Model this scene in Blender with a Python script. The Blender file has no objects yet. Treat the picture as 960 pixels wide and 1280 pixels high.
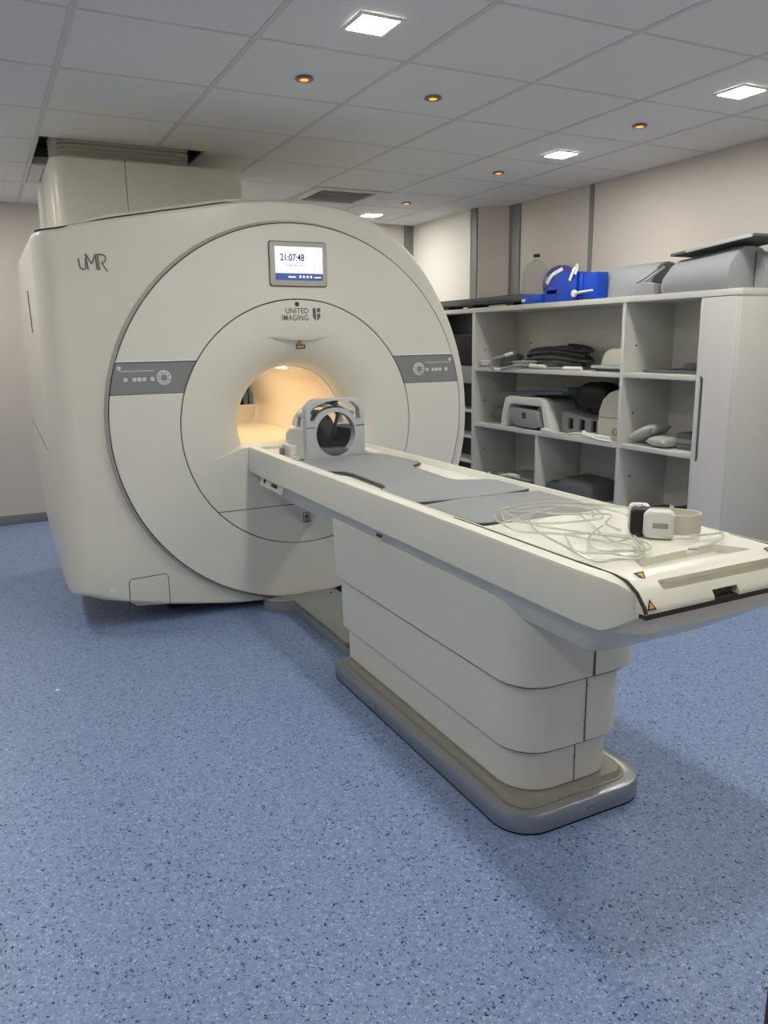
import bpy, bmesh, math, random
from mathutils import Vector, Matrix, noise
random.seed(7)
PI = math.pi
SC = bpy.context.scene
COL = SC.collection

# ------------------------------------------------------------------ materials
def srgb(r, g, b):
    f = lambda c: (c/255/12.92) if c/255 <= .04045 else ((c/255+.055)/1.055)**2.4
    return (f(r), f(g), f(b), 1)

def mat(name, rgb, rough=.5, metal=0, bump=0, bscale=200, var=0, vscale=3, spec=.5, trans=0, ior=1.45, coat=0):
    m = bpy.data.materials.new(name); m.use_nodes = True
    nt = m.node_tree; b = nt.nodes['Principled BSDF']
    c = srgb(*rgb)
    b.inputs['Base Color'].default_value = c
    b.inputs['Roughness'].default_value = rough
    b.inputs['Metallic'].default_value = metal
    b.inputs['Specular IOR Level'].default_value = spec
    b.inputs['IOR'].default_value = ior
    if trans: b.inputs['Transmission Weight'].default_value = trans
    if coat: b.inputs['Coat Weight'].default_value = coat
    tc = nt.nodes.new('ShaderNodeTexCoord')
    if var:
        n = nt.nodes.new('ShaderNodeTexNoise'); n.inputs['Scale'].default_value = vscale
        n.inputs['Detail'].default_value = 4
        r = nt.nodes.new('ShaderNodeValToRGB')
        r.color_ramp.elements[0].position = .3; r.color_ramp.elements[1].position = .7
        r.color_ramp.elements[0].color = tuple(x*(1-var) for x in c[:3]) + (1,)
        r.color_ramp.elements[1].color = tuple(min(1, x*(1+var)) for x in c[:3]) + (1,)
        nt.links.new(tc.outputs['Object'], n.inputs['Vector'])
        nt.links.new(n.outputs['Fac'], r.inputs['Fac'])
        nt.links.new(r.outputs['Color'], b.inputs['Base Color'])
    if bump:
        n = nt.nodes.new('ShaderNodeTexNoise'); n.inputs['Scale'].default_value = bscale
        bp = nt.nodes.new('ShaderNodeBump'); bp.inputs['Strength'].default_value = bump
        bp.inputs['Distance'].default_value = .002
        nt.links.new(tc.outputs['Object'], n.inputs['Vector'])
        nt.links.new(n.outputs['Fac'], bp.inputs['Height'])
        nt.links.new(bp.outputs['Normal'], b.inputs['Normal'])
    return m

def emit(name, rgb, s):
    m = bpy.data.materials.new(name); m.use_nodes = True
    nt = m.node_tree; b = nt.nodes['Principled BSDF']
    b.inputs['Base Color'].default_value = srgb(*rgb)
    b.inputs['Emission Color'].default_value = srgb(*rgb)
    b.inputs['Emission Strength'].default_value = s
    return m

def floor_mat():
    m = bpy.data.materials.new('speckled_blue_vinyl'); m.use_nodes = True
    nt = m.node_tree; N = nt.nodes; L = nt.links; b = N['Principled BSDF']
    tc = N.new('ShaderNodeTexCoord')
    def vor(scale, thr, off, vary):
        mp = N.new('ShaderNodeMapping'); mp.inputs['Location'].default_value = (off, off*1.7, 0)
        v = N.new('ShaderNodeTexVoronoi'); v.inputs['Scale'].default_value = scale
        nz = N.new('ShaderNodeTexNoise'); nz.inputs['Scale'].default_value = scale*1.6
        ad = N.new('ShaderNodeMixRGB'); ad.blend_type = 'ADD'; ad.inputs['Fac'].default_value = .25/scale*8
        L.new(tc.outputs['Object'], mp.inputs['Vector']); L.new(mp.outputs['Vector'], nz.inputs['Vector'])
        L.new(mp.outputs['Vector'], ad.inputs[1]); L.new(nz.outputs['Color'], ad.inputs[2])
        L.new(ad.outputs['Color'], v.inputs['Vector'])
        sp = N.new('ShaderNodeSeparateColor'); L.new(v.outputs['Color'], sp.inputs[0])
        # per-cell size: thr * (random ^ vary)
        pw = N.new('ShaderNodeMath'); pw.operation = 'POWER'; pw.inputs[1].default_value = vary
        L.new(sp.outputs[0], pw.inputs[0])
        ml = N.new('ShaderNodeMath'); ml.operation = 'MULTIPLY'; ml.inputs[1].default_value = thr
        L.new(pw.outputs[0], ml.inputs[0])
        lt = N.new('ShaderNodeMath'); lt.operation = 'LESS_THAN'
        L.new(v.outputs['Distance'], lt.inputs[0]); L.new(ml.outputs[0], lt.inputs[1])
        return lt.outputs[0]
    big = N.new('ShaderNodeTexNoise'); big.inputs['Scale'].default_value = 60; big.inputs['Detail'].default_value = 5
    L.new(tc.outputs['Object'], big.inputs['Vector'])
    r = N.new('ShaderNodeValToRGB')
    r.color_ramp.elements[0].position = .3; r.color_ramp.elements[0].color = FLOOR_A
    r.color_ramp.elements[1].position = .7; r.color_ramp.elements[1].color = FLOOR_B
    L.new(big.outputs['Fac'], r.inputs['Fac'])
    cur = r.outputs['Color']
    for scale, thr, off, vary, colr in ((150, .46, 3, 1.2, srgb(176,188,212)), (150, .42, 11, 1.6, srgb(96,112,154)), (84, .40, 23, 2.9, srgb(40,48,74)), (120, .40, 41, 3.2, srgb(30,36,54))):
        mk = vor(scale, thr, off, vary)
        mx = N.new('ShaderNodeMixRGB'); L.new(mk, mx.inputs['Fac'])
        L.new(cur, mx.inputs[1]); mx.inputs[2].default_value = colr
        cur = mx.outputs['Color']
    L.new(cur, b.inputs['Base Color'])
    b.inputs['Roughness'].default_value = .42
    b.inputs['Specular IOR Level'].default_value = .35
    return m

FLOOR_A = srgb(114,138,178); FLOOR_B = srgb(136,157,194)
def ceil_mat():
    m = mat('mineral_fibre_tile', (226,226,224), .9, bump=.25, bscale=260)
    nt = m.node_tree; b = nt.nodes['Principled BSDF']
    tc = [n for n in nt.nodes if n.type == 'TEX_COORD'][0]
    v = nt.nodes.new('ShaderNodeTexVoronoi'); v.inputs['Scale'].default_value = 55
    n = nt.nodes.new('ShaderNodeMath'); n.operation = 'LESS_THAN'; n.inputs[1].default_value = .09
    mx = nt.nodes.new('ShaderNodeMixRGB'); mx.inputs[1].default_value = srgb(226,226,224); mx.inputs[2].default_value = srgb(196,196,194)
    nt.links.new(tc.outputs['Object'], v.inputs['Vector']); nt.links.new(v.outputs['Distance'], n.inputs[0])
    nt.links.new(n.outputs[0], mx.inputs['Fac']); nt.links.new(mx.outputs[0], b.inputs['Base Color'])
    return m

M = dict(
    floor=floor_mat(), tile=ceil_mat(),
    tbar=mat('tbar', (205,204,200), .5),
    wall=mat('wall_laminate', (214,206,198), .45, var=.015, vscale=1.2),
    wallw=mat('white_wall_panel', (232,230,222), .4, var=.01),
    strip=mat('grey_strip', (134,134,131), .5),
    base=mat('baseboard_grey', (132,132,134), .5),
    gant=mat('gantry_cream', (219,216,203), .34, var=.01, vscale=2),
    disc=mat('gantry_panel', (221,219,209), .36, var=.01, vscale=2),
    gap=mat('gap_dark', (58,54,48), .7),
    gasket=mat('gasket_grey', (182,180,172), .45),
    band=mat('control_band', (140,142,144), .35, .25),
    button=mat('button', (214,218,216), .5),
    dial=mat('dial', (206,210,210), .4),
    bore=mat('bore_liner', (234,220,200), .10, spec=.6),
    rail=mat('bore_rail', (225,214,188), .35),
    tablew=mat('table_white', (226,225,212), .36, var=.008, vscale=2),
    tableg=mat('table_undertray', (216,215,204), .45),
    pedw=mat('pedestal_panel', (212,212,203), .42, var=.008, vscale=2),
    alu=mat('brushed_alu', (176,178,180), .30, .85),
    plinth=mat('plinth_grey', (150,150,140), .5, .3),
    plate=mat('dock_plate', (150,154,150), .35, .35),
    pad=mat('grey_pad', (140,142,144), .55, bump=.1, bscale=400, var=.02),
    padedge=mat('pad_edge', (60,62,66), .7),
    coilw=mat('coil_white', (216,217,212), .35),
    coilg=mat('coil_grey', (180,184,187), .35), lining=mat('coil_lining', (84,87,88), .4),
    dark=mat('dark_plastic', (52,54,56), .35),
    black=mat('black', (24,24,26), .5),
    blackvoid=mat('void_black', (10,10,11), .9),
    cab=mat('cabinet_laminate', (206,206,200), .5, var=.01, vscale=2),
    cabdoor=mat('cabinet_door', (214,210,208), .45),
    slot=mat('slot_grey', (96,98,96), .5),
    blue=mat('blue_plastic', (16,72,190), .3),
    purple=mat('purple_ball', (74,78,150), .3),
    white=mat('white_plastic', (232,232,228), .4),
    clear=mat('clear_pet', (244,246,246), .12, trans=.9, ior=1.06),
    tube=mat('clear_tube', (240,240,232), .12, trans=.6, ior=1.3),
    foam=mat('foam_grey', (146,149,152), .6, var=.02),
    foamd=mat('foam_dark', (92,95,98), .65),
    pillow=mat('silver_vinyl', (178,178,174), .35, bump=.15, bscale=60),
    beige=mat('beige_plastic', (206,202,188), .45),
    bellow=mat('bellows_grey', (196,194,182), .6),
    metal=mat('metal', (160,160,158), .3, .9),
    wood=mat('jamb_wood', (62,42,34), .5, var=.15, vscale=8),
    yellow=mat('sticker_yellow', (226,178,74), .5),
    stick=mat('sticker_white', (205,205,196), .5),
    ink=mat('ink', (48,46,42), .6),
    inkg=mat('ink_grey', (104,102,96), .5),
    navy=mat('slate_panel', (88,100,112), .45),
    glassdk=mat('dark_glass', (16,18,22), .08),
    screen=emit('screen_lit', (214,208,236), .55),
    screenb=emit('screen_blue', (52,72,130), .45),
    screenw=emit('screen_icons', (232,236,250), .8), mark=mat('panel_mark', (206,214,212), .5),
    screenp=emit('screen_side', (236,218,216), .55),
    panel=emit('panel_light', (255,252,243), 92.0),
    orange=emit('orange_glow', (255,84,20), 3.6),
    warm=emit('bore_lamp', (255,240,216), 2.3),
)

# ------------------------------------------------------------------ mesh tools
def new_bm(): return bmesh.new()

def wloc(o):
    v = Vector((0,0,0))
    while o is not None:
        v += o.location; o = o.parent
    return v

def obj(name, bm, m, parent=None, smooth=None, bevel=0, seg=2, loc=None, recalc=True):
    """links bm (in world coordinates) as ONE mesh object under parent"""
    if recalc: bmesh.ops.recalc_face_normals(bm, faces=bm.faces[:])
    if bevel:
        es = [e for e in bm.edges if len(e.link_faces) == 2 and e.calc_face_angle(0) > .6]
        bmesh.ops.bevel(bm, geom=es, offset=bevel, segments=seg, affect='EDGES', profile=.6, clamp_overlap=True)
    off = wloc(parent) if parent else Vector((0,0,0))
    if loc is not None and not parent: off = Vector(loc)
    bmesh.ops.translate(bm, vec=-off, verts=bm.verts)
    me = bpy.data.meshes.new(name); bm.to_mesh(me); bm.free()
    if not isinstance(m, (list, tuple)): m = [m]
    for x in m: me.materials.append(x)
    o = bpy.data.objects.new(name, me); COL.objects.link(o)
    if parent: o.parent = parent
    elif loc is not None: o.location = loc
    ang = math.radians(38 if smooth is None else smooth)
    if smooth != 0:
        me.polygons.foreach_set('use_smooth', [True]*len(me.polygons))
        me.set_sharp_from_angle(angle=ang)
    return o

def tag(o, label, cat, group=None):
    o['label'] = label; o['category'] = cat
    if group: o['group'] = group
    return o
def thing(name, loc, label, cat, group=None):
    o = bpy.data.objects.new(name, None); COL.objects.link(o); o.location = loc
    o.empty_display_size = .05
    return tag(o, label, cat, group)
def struct(name, bm, m, **k):
    o = obj(name, bm, m, **k); o['kind'] = 'structure'; return o

def box(bm, x0, x1, y0, y1, z0, z1, mi=0, rot=None, piv=None):
    vs = [bm.verts.new((x, y, z)) for x in (x0, x1) for y in (y0, y1) for z in (z0, z1)]
    for f in ((0,1,3,2),(4,6,7,5),(0,4,5,1),(2,3,7,6),(0,2,6,4),(1,5,7,3)):
        fc = bm.faces.new([vs[i] for i in f]); fc.material_index = mi
    if rot is not None:
        p = piv or Vector(((x0+x1)/2, (y0+y1)/2, (z0+z1)/2))
        bmesh.ops.rotate(bm, cent=p, matrix=rot, verts=vs)
    return vs
def bx(*a, **k):
    bm = new_bm(); box(bm, *a, **k); return bm

def loft(bm, rings, cap0=True, cap1=True, closed=True, mi=0):
    R = [[bm.verts.new(p) for p in r] for r in rings]
    n = len(R[0])
    for a, b in zip(R, R[1:]):
        for i in range(n if closed else n-1):
            j = (i+1) % n
            try:
                f = bm.faces.new((a[i], a[j], b[j], b[i])); f.material_index = mi
            except ValueError: pass
    if cap0: bm.faces.new(R[0][::-1]).material_index = mi
    if cap1: bm.faces.new(R[-1]).material_index = mi
    return R

def extr(bm, pts, axis, a, b, mi=0):
    """extrude a 2-D outline: axis 'y' takes (x,z), 'x' takes (y,z), 'z' takes (x,y)"""
    f = {'y': lambda p, t: (p[0], t, p[1]), 'x': lambda p, t: (t, p[0], p[1]), 'z': lambda p, t: (p[0], p[1], t)}[axis]
    return loft(bm, [[f(p, a) for p in pts], [f(p, b) for p in pts]], mi=mi)

def arc(cx, cy, r, a0, a1, n):
    return [(cx+r*math.cos(math.radians(a0+(a1-a0)*i/n)), cy+r*math.sin(math.radians(a0+(a1-a0)*i/n))) for i in range(n+1)]

def rrect(x0, x1, y0, y1, r, n=6):
    if not isinstance(r, (list, tuple)): r = [r]*4      # order: (x1,y1),(x0,y1),(x0,y0),(x1,y0)
    out = []
    for (cx, cy, sx, sy, a), q in zip(((x1, y1, -1, -1, 0), (x0, y1, 1, -1, 90), (x0, y0, 1, 1, 180), (x1, y0, -1, 1, 270)), r):
        q = max(q, .0005)
        out += arc(cx+sx*q, cy+sy*q, q, a, a+90, n)
    return out

def tube(bm, pts, r, seg=8, closed=False, mi=0):
    P = [Vector(p) for p in pts]; n = len(P)
    rings = []; up = Vector((0, 0, 1)); prev = None
    for i, p in enumerate(P):
        if closed: t = P[(i+1) % n]-P[i-1]
        else: t = P[min(i+1, n-1)]-P[max(i-1, 0)]
        t.normalize()
        a = (prev - t*prev.dot(t)) if prev is not None else (up.cross(t) if abs(t.z) < .95 else Vector((1,0,0)).cross(t))
        if a.length < 1e-6: a = Vector((1,0,0)).cross(t)
        a.normalize(); prev = a; b = t.cross(a)
        rr = r[i] if isinstance(r, (list, tuple)) else r
        rings.append([p + a*rr*math.cos(2*PI*k/seg) + b*rr*math.sin(2*PI*k/seg) for k in range(seg)])
    if closed: rings.append(rings[0])
    loft(bm, rings, not closed, not closed, mi=mi)
    if closed: bmesh.ops.remove_doubles(bm, verts=bm.verts, dist=1e-6)

def spline(pts, n=8, closed=False):
    P = [Vector(p) for p in pts]; out = []; m = len(P)
    for i in range(m if closed else m-1):
        if closed: p0, p1, p2, p3 = P[i-1], P[i], P[(i+1) % m], P[(i+2) % m]
        else: p0, p1, p2, p3 = P[max(i-1,0)], P[i], P[i+1], P[min(i+2, m-1)]
        for k in range(n):
            t = k/n
            out.append(.5*((2*p1)+(-p0+p2)*t+(2*p0-5*p1+4*p2-p3)*t*t+(-p0+3*p1-3*p2+p3)*t**3))
    if not closed: out.append(P[-1])
    return out

def lathe(bm, prof, c, axis='z', seg=32, mi=0):
    rings = []
    for r, h in prof:
        ring = []
        for k in range(seg):
            a = 2*PI*k/seg; u, v = r*math.cos(a), r*math.sin(a)
            d = {'z': (u, v, h), 'y': (u, h, v), 'x': (h, u, v)}[axis]
            ring.append(Vector(c)+Vector(d))
        rings.append(ring)
    loft(bm, rings, prof[0][0] > 1e-5, prof[-1][0] > 1e-5, mi=mi)
    bmesh.ops.remove_doubles(bm, verts=bm.verts, dist=1e-6)

def boolean(o, cutter_bm, op='DIFFERENCE'):
    me = bpy.data.meshes.new('cut')
    bmesh.ops.recalc_face_normals(cutter_bm, faces=cutter_bm.faces[:])
    bmesh.ops.translate(cutter_bm, vec=-wloc(o), verts=cutter_bm.verts)
    cutter_bm.to_mesh(me); cutter_bm.free()
    c = bpy.data.objects.new('cut', me); COL.objects.link(c); c.location = wloc(o)
    md = o.modifiers.new('b', 'BOOLEAN'); md.object = c; md.operation = op; md.solver = 'EXACT'
    bpy.context.view_layer.update()
    dg = bpy.context.evaluated_depsgraph_get()
    nm = bpy.data.meshes.new_from_object(o.evaluated_get(dg))
    o.modifiers.clear(); old = o.data; nm.name = old.name; o.data = nm
    bpy.data.objects.remove(c); bpy.data.meshes.remove(me)
    nm.polygons.foreach_set('use_smooth', [True]*len(nm.polygons)); nm.set_sharp_from_angle(angle=math.radians(38))

def text(name, s, size, loc, m, parent, axis='front', ext=.0006, sx=1, align='LEFT', space=1):
    cu = bpy.data.curves.new('t', 'FONT'); cu.body = s; cu.size = size; cu.extrude = ext
    cu.offset = size*.015; cu.align_x = align; cu.space_character = space
    o = bpy.data.objects.new('t', cu); COL.objects.link(o)
    bpy.context.view_layer.update()
    me = bpy.data.meshes.new_from_object(o.evaluated_get(bpy.context.evaluated_depsgraph_get()))
    bpy.data.objects.remove(o); bpy.data.curves.remove(cu)
    me.name = name; me.transform(Matrix.Rotation(PI/2, 4, 'X') @ Matrix.Diagonal((sx, 1, 1, 1)))
    me.transform(Matrix.Translation(Vector(loc) - wloc(parent)))
    me.materials.clear(); me.materials.append(m)
    o = bpy.data.objects.new(name, me); COL.objects.link(o); o.parent = parent
    return o

# ================================================================== THE ROOM
H = 2.423
XR, YB, YJ, XJ = 3.93, 6.72, 5.47, 3.735        # right wall, back wall, jog in the right wall
XL, YF = -1.9, .25                               # left wall, inner face of the doorway wall
GX0, GY0, T = .382, 2.884, .6                    # ceiling grid

struct('floor', bx(XL-.1, XR+.1, -1.6, YB+.1, -.05, 0), M['floor'], smooth=0)
struct('wall_right', bx(XR, XR+.1, YF, YJ, 0, H+.5), M['wall'], smooth=0)
b = new_bm(); extr(b, [(XR, YJ-.02), (XR+.1, YJ), (XR+.1, YJ+.14), (XJ+.05, YJ+.14), (XJ, YJ+.13)], 'z', 0, H+.5)
struct('wall_recess', b, M['wall'], smooth=0)
struct('wall_side', bx(XJ, XJ+.1, YJ+.14, YB, 0, H+.5), M['wallw'], smooth=0)
# back wall with the window opening that shows through the bore
b = new_bm()
WX0, WX1, WZ0, WZ1 = 1.15, 2.13, .725, 1.55
box(b, XL, WX0, YB, YB+.12, 0, H+.5); box(b, WX1, XJ+.1, YB, YB+.12, 0, H+.5)
box(b, WX0, WX1, YB, YB+.12, 0, WZ0); box(b, WX0, WX1, YB, YB+.12, WZ1, H+.5)
struct('wall_back', b, M['wall'], smooth=0)
b = new_bm()
for i, (d, w) in enumerate(((0, .04), (.05, .03))):
    y0 = YB+.01+i*.035
    box(b, WX0+d, WX1-d, y0, y0+.04, WZ0+d, WZ0+d+w); box(b, WX0+d, WX1-d, y0, y0+.04, WZ1-d-w, WZ1-d)
    box(b, WX0+d, WX0+d+w, y0, y0+.04, WZ0+d, WZ1-d); box(b, WX1-d-w, WX1-d, y0, y0+.04, WZ0+d, WZ1-d)
wf = struct('window_1', b, M['strip'], smooth=0)
wp = obj('window_pane', bx(WX0, WX1, YB+.095, YB+.11, WZ0, WZ1), M['glassdk'], wf, smooth=0)
struct('wall_left', bx(XL-.1, XL, -1.6, YB+.1, 0, H+.5), M['wall'], smooth=0)
# wall with the doorway the picture is taken from
b = new_bm()
box(b, XL, -.62, YF-.15, YF, 0, H+.2); box(b, .66, XR+.1, YF-.15, YF, 0, H+.2); box(b, -.62, .66, YF-.15, YF, 2.12, H+.2)
struct('wall_front', b, M['wall'], smooth=0)
b = new_bm()
for x0, x1 in ((-.62, -.58), (.6, .66)):
    box(b, x0, x1, YF-.2, .398, 0, 2.12)
box(b, -.62, .66, YF-.2, .398, 2.08, 2.12)
struct('door_1', b, M['wood'], bevel=.003)
# corridor behind the doorway
b = new_bm(); box(b, XL, XR+.1, -1.7, -1.6, 0, H+.2); box(b, XR, XR+.1, -1.6, .1, 0, H+.2)
struct('wall_corridor', b, M['wall'], smooth=0)

struct('baseboard_back', bx(XL, XJ, YB-.012, YB, 0, .075), M['base'], bevel=.003)
struct('baseboard_left', bx(XL, XL+.012, YF, YB-.012, 0, .075), M['base'], bevel=.003)
struct('baseboard_right', bx(XR-.012, XR, YF, YJ-.02, 0, .075), M['base'], bevel=.003)
n = 0
for a in ((XR-.008, XR, 4.47, 4.51), (XR-.01, XR, YJ-.16, YJ-.02), (XJ-.012, XJ, YJ+.155, YJ+.24), (XJ-.012, XJ, YB-.005, YB)):
    if n != 3: struct('trim_%d' % (n+1), bx(a[0], a[1], a[2], a[3], .075, H-.001), M['strip'], bevel=.002)
    n += 1
struct('trim_4', bx(XJ-.09, XJ, YB-.012, YB, .075, H-.001), M['strip'], bevel=.002)
struct('trim_5', bx(XJ-.018, XJ, YJ+.24, YJ+.275, .075, H-.001), M['wallw'], bevel=.003)
# panel joint on the back wall
struct('trim_6', bx(-1.0, -.96, YB-.008, YB, .075, H-.001), M['strip'], bevel=.002)

# ceiling tiles: one mesh, a lay-in tile per grid cell; the cells around the turret are open
HX0, HX1, HY0, HY1 = GX0, 1.24, 4.60, GY0+4*T
b = new_bm()
ix0, ix1 = -4, 6; jy0, jy1 = -8, 7
skip = {(0, 3), (1, 3)}
vents = {(3, 4), (0, 4)}
for i in range(ix0, ix1):
    for j in range(jy0, jy1):
        x0, y0 = GX0+i*T, GY0+j*T
        x1, y1 = min(x0+T, XR), min(y0+T, YB)
        x0, y0 = max(x0, XL), max(y0, -1.6)
        if x1-x0 < .03 or y1-y0 < .03 or (i, j) in skip or (i, j) in vents: continue
        g = .0035
        if i in (0, 1) and j == 2: y1 = 4.604
        box(b, x0+g, x1-g, y0+g, y1-g, H, H+.012)
box(b, HX1+.004, GX0+2*T-.004, HY0+.004, HY1-.004, H, H+.0121)
ce = struct('ceiling', b, M['tile'], smooth=0)
b = new_bm()
for i in range(ix0, ix1+1):
    x = GX0+i*T
    if x < XL or x > XR: continue
    segs = [(-1.6, YB)]
    if i == 1: segs = [(-1.6, HY0), (HY1, YB)]
    for y0, y1 in segs: box(b, x-.012, x+.012, y0, y1, H-.002, H+.002); box(b, x-.003, x+.003, y0, y1, H+.002, H+.04)
for j in range(jy0, jy1+1):
    y = GY0+j*T
    if y < -1.6 or y > YB: continue
    for xa, xb in (((XL, GX0+.01), (HX1, XR)) if j == 3 else ((XL, XR),)):
        box(b, xa, xb, y-.0075, y+.0075, H-.0012, H+.002); box(b, xa, xb, y-.003, y+.003, H+.002, H+.04)
box(b, XR-.02, XR, .26, YJ-.02, H-.002, H+.001); box(b, XL, XJ, YB-.02, YB, H-.002, H+.001)
struct('ceiling_grid', b, M['tbar'], smooth=0)
# slab above the suspended ceiling
struct('ceiling_slab', bx(XL-.1, XR+.1, -1.7, YB+.1, H+.5, H+.55), M['blackvoid'], smooth=0)
b = new_bm(); tube(b, spline([(.2, 5.2, 2.62), (.55, 5.05, 2.60), (.9, 5.22, 2.66), (1.4, 5.2, 2.62)]), .05, 12)
tag(obj('ceiling_duct', b, M['alu']), 'grey pipe in the dark gap of the ceiling beside the turret', 'pipe')

# ---- ceiling lights
def panel_light(x, y, label, group=None):
    t = thing('ceiling_light', (x, y, H), label, 'ceiling light', group)
    b = new_bm(); s, w = .082, .014
    for q in (1, -1):
        box(b, x-s, x+s, y+q*s-(w if q > 0 else 0), y+q*s+(0 if q > 0 else w), H-.008, H-.0015)
        box(b, x+q*s-(w if q > 0 else 0), x+q*s+(0 if q > 0 else w), y-s+w, y+s-w, H-.008, H-.0015)
    obj('frame', b, M['white'], t, smooth=0)
    obj('diffuser', bx(x-s+w, x+s-w, y-s+w, y+s-w, H-.006, H-.0025), M['panel'], t, smooth=0)
LX = GX0+1.5*T
for x, y, lab in ((1.282+.015, 2.6, 'square lit ceiling panel nearest the camera, above the middle of the patient table'),
                  (3.09, 2.6, 'square lit ceiling panel above the end of the white cabinet, at the right edge'),
                  (3.13, 3.86, 'square lit ceiling panel above the middle of the open shelves'),
                  (3.09, 6.27, 'farthest square lit ceiling panel, beside the white wall panel at the back')):
    panel_light(x, y, lab)
for x, y in ((1.29, 1.25), (-.52, 2.6), (-.52, 1.0), (3.09, 1.25), (-.52, 4.4), (-.52, 6.2), (1.29, 6.2), (-.5, -.8)):  # unseen panels added for brightness; the first follows the table's floor shadow
    panel_light(x, y, 'unseen square ceiling panel added to light the room', 'unseen ceiling panels added for room light')

def orange_light(x, y, label):
    t = thing('orange_downlight', (x, y, H), label, 'indicator light')
    b = new_bm(); lathe(b, [(.026, -.002), (.034, -.002), (.038, -.006), (.036, -.010), (.026, -.010)], (x, y, H), 'z', 32)
    obj('ring', b, M['strip'], t)
    b = new_bm(); lathe(b, [(.0, -.012), (.016, -.0105), (.0255, -.006), (.0255, -.003), (0, -.003)], (x, y, H), 'z', 24)
    obj('lens', b, M['orange'], t)
orange_light(1.29, 3.21, 'small round orange ceiling light left of the others, above the scanner screen')
orange_light(1.896, 3.22, 'small round orange ceiling light between the leftmost one and the lit panels')
orange_light(3.087, 3.197, 'small round orange ceiling light between the two right-hand lit panels')
orange_light(3.084, 4.416, 'small round orange ceiling light above the blue plastic box')
orange_light(3.075, 5.627, 'small round orange ceiling light farthest away, before the far lit panel')

def vent(i, j, label):
    x0, y0 = GX0+i*T, GY0+j*T
    t = thing('ceiling_vent', (x0+.3, y0+.3, H), label, 'vent')
    b = new_bm(); e = .085
    for (a0, a1, b0, b1) in ((x0+.014, x0+T-.014, y0+.01, y0+e), (x0+.014, x0+T-.014, y0+T-e, y0+T-.01), (x0+.014, x0+e, y0+e, y0+T-e), (x0+T-e, x0+T-.014, y0+e, y0+T-e)):
        box(b, a0, a1, b0, b1, H-.006, H+.008)
    obj('frame', b, M['tbar'], t, smooth=0)
    obj('plenum', bx(x0+.02, x0+T-.02, y0+.02, y0+T-.02, H+.10, H+.12), M['blackvoid'], t, smooth=0)
    for k in range(8):
        y = y0+e+.025+k*(T-2*e-.05)/7
        obj('slat', bx(x0+e, x0+T-e, y-.006, y+.006, H+.002, H+.004), M['tbar'], t, smooth=0)
vent(3, 4, 'square slatted ceiling vent just above the top of the scanner')
vent(0, 4, 'ceiling vent half hidden behind the turret of the scanner')

# ================================================================== THE SCANNER
CX, CZ, RD = 1.455, .998, .955        # outer disc
BZ = .965                              # bore and inner disc centre
Y0 = 3.80                              # plane of the round front panels
YH = 3.84                              # plane of the housing front
scan = thing('mri_scanner', (CX, Y0+.8, 0), 'large cream MRI scanner with a round front and a beige-lit bore', 'MRI scanner')

raw = [(.262,.215),(.262,1.0),(.262,1.872),(.63,1.944),(.98,2.008),(1.19,2.044),(1.45,2.058),(1.73,2.038),(1.96,1.955),(2.155,1.808),
       (2.335,1.55),(2.435,1.30),(2.478,1.04),(2.462,.76),(2.36,.46),(2.16,.21),(1.90,.085),(1.60,.040),(1.30,.036),(1.11,.042),(.95,.062),(.74,.095),(.53,.140)]
def outline(n_mid=7):
    pts = []
    P = raw
    # straight-ish left side with rounded corners, smooth curve elsewhere
    left = [(.262, .245+k*(1.81-.245)/14) for k in range(15)]
    corner = [(.2625, 1.845), (.264, 1.860), (.270, 1.870), (.285, 1.876)]
    top = [(v.x, v.y) for v in spline([(p[0], p[1], 0) for p in ([(.36, 1.889)]+P[3:])], n_mid)]
    bot = [(.40, .172), (.33, .190), (.292, .199), (.272, .208), (.264, .224)]
    return left+corner+top+bot
OUT = outline()
def normals(O):
    n = len(O); N_ = []
    for i in range(n):
        a, c = O[i-1], O[(i+1) % n]
        t = Vector((c[0]-a[0], c[1]-a[1])); t.normalize()
        N_.append(Vector((-t.y, t.x)))          # outline runs clockwise seen from the front (up the left side): outward = left of travel
    return N_
NRM = normals(OUT)
def off(d): 
    out = []
    for i, (p, q) in enumerate(zip(OUT, NRM)):
        dd = d(p) if callable(d) else d
        out.append((p[0]+q.x*dd, p[1]+q.y*dd))
    return out
def wl(p):
    t = max(0, min(1, (.56-p[0])/.30)); return .085*t*t*(3-2*t)
def rim(k):          # k 1 -> 0 : from the rim to the flat face
    return [(p[0]-q.x*.016*(1-k)+wl(p)*(1-k), p[1]-q.y*.016*(1-k)) for p, q in zip(OUT, NRM)]
def rleft(p):          # rounding radius: wide on the left flank, tight elsewhere
    t = max(0, min(1, (.42-p[0])/.14))
    return .016 + .10*t*t*(3-2*t)
# front fascia: from a ring near the disc out to the rim and back
def to_circle(p, r, c=(CX, CZ)):
    a = math.atan2(p[1]-c[1], p[0]-c[0]); return (c[0]+r*math.cos(a), c[1]+r*math.sin(a))
rings = []
inner = [to_circle(p, .90) for p in OUT]
rings.append([(p[0], YH+.03, p[1]) for p in inner])
rings.append([(p[0], YH, p[1]) for p in inner])
flat = rim(0)
mid = [((a[0]*.5+b_[0]*.5), (a[1]*.5+b_[1]*.5)) for a, b_ in zip(inner, flat)]
rings.append([(p[0], YH, p[1]) for p in mid])
for k in range(7):
    th = PI/2*k/6
    o = rim(math.sin(th))
    rings.append([(q[0], YH+rleft(p)*(1-math.cos(th)), q[1]) for p, q in zip(OUT, o)])
rings.append([(p[0], YH+.118, p[1]) for p in OUT])
rings.append([(p[0], YH+.118, p[1]) for p in off(-.03)])
b = new_bm(); loft(b, rings, False, False)
obj('front_housing', b, M['gant'], scan, smooth=30)
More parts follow.
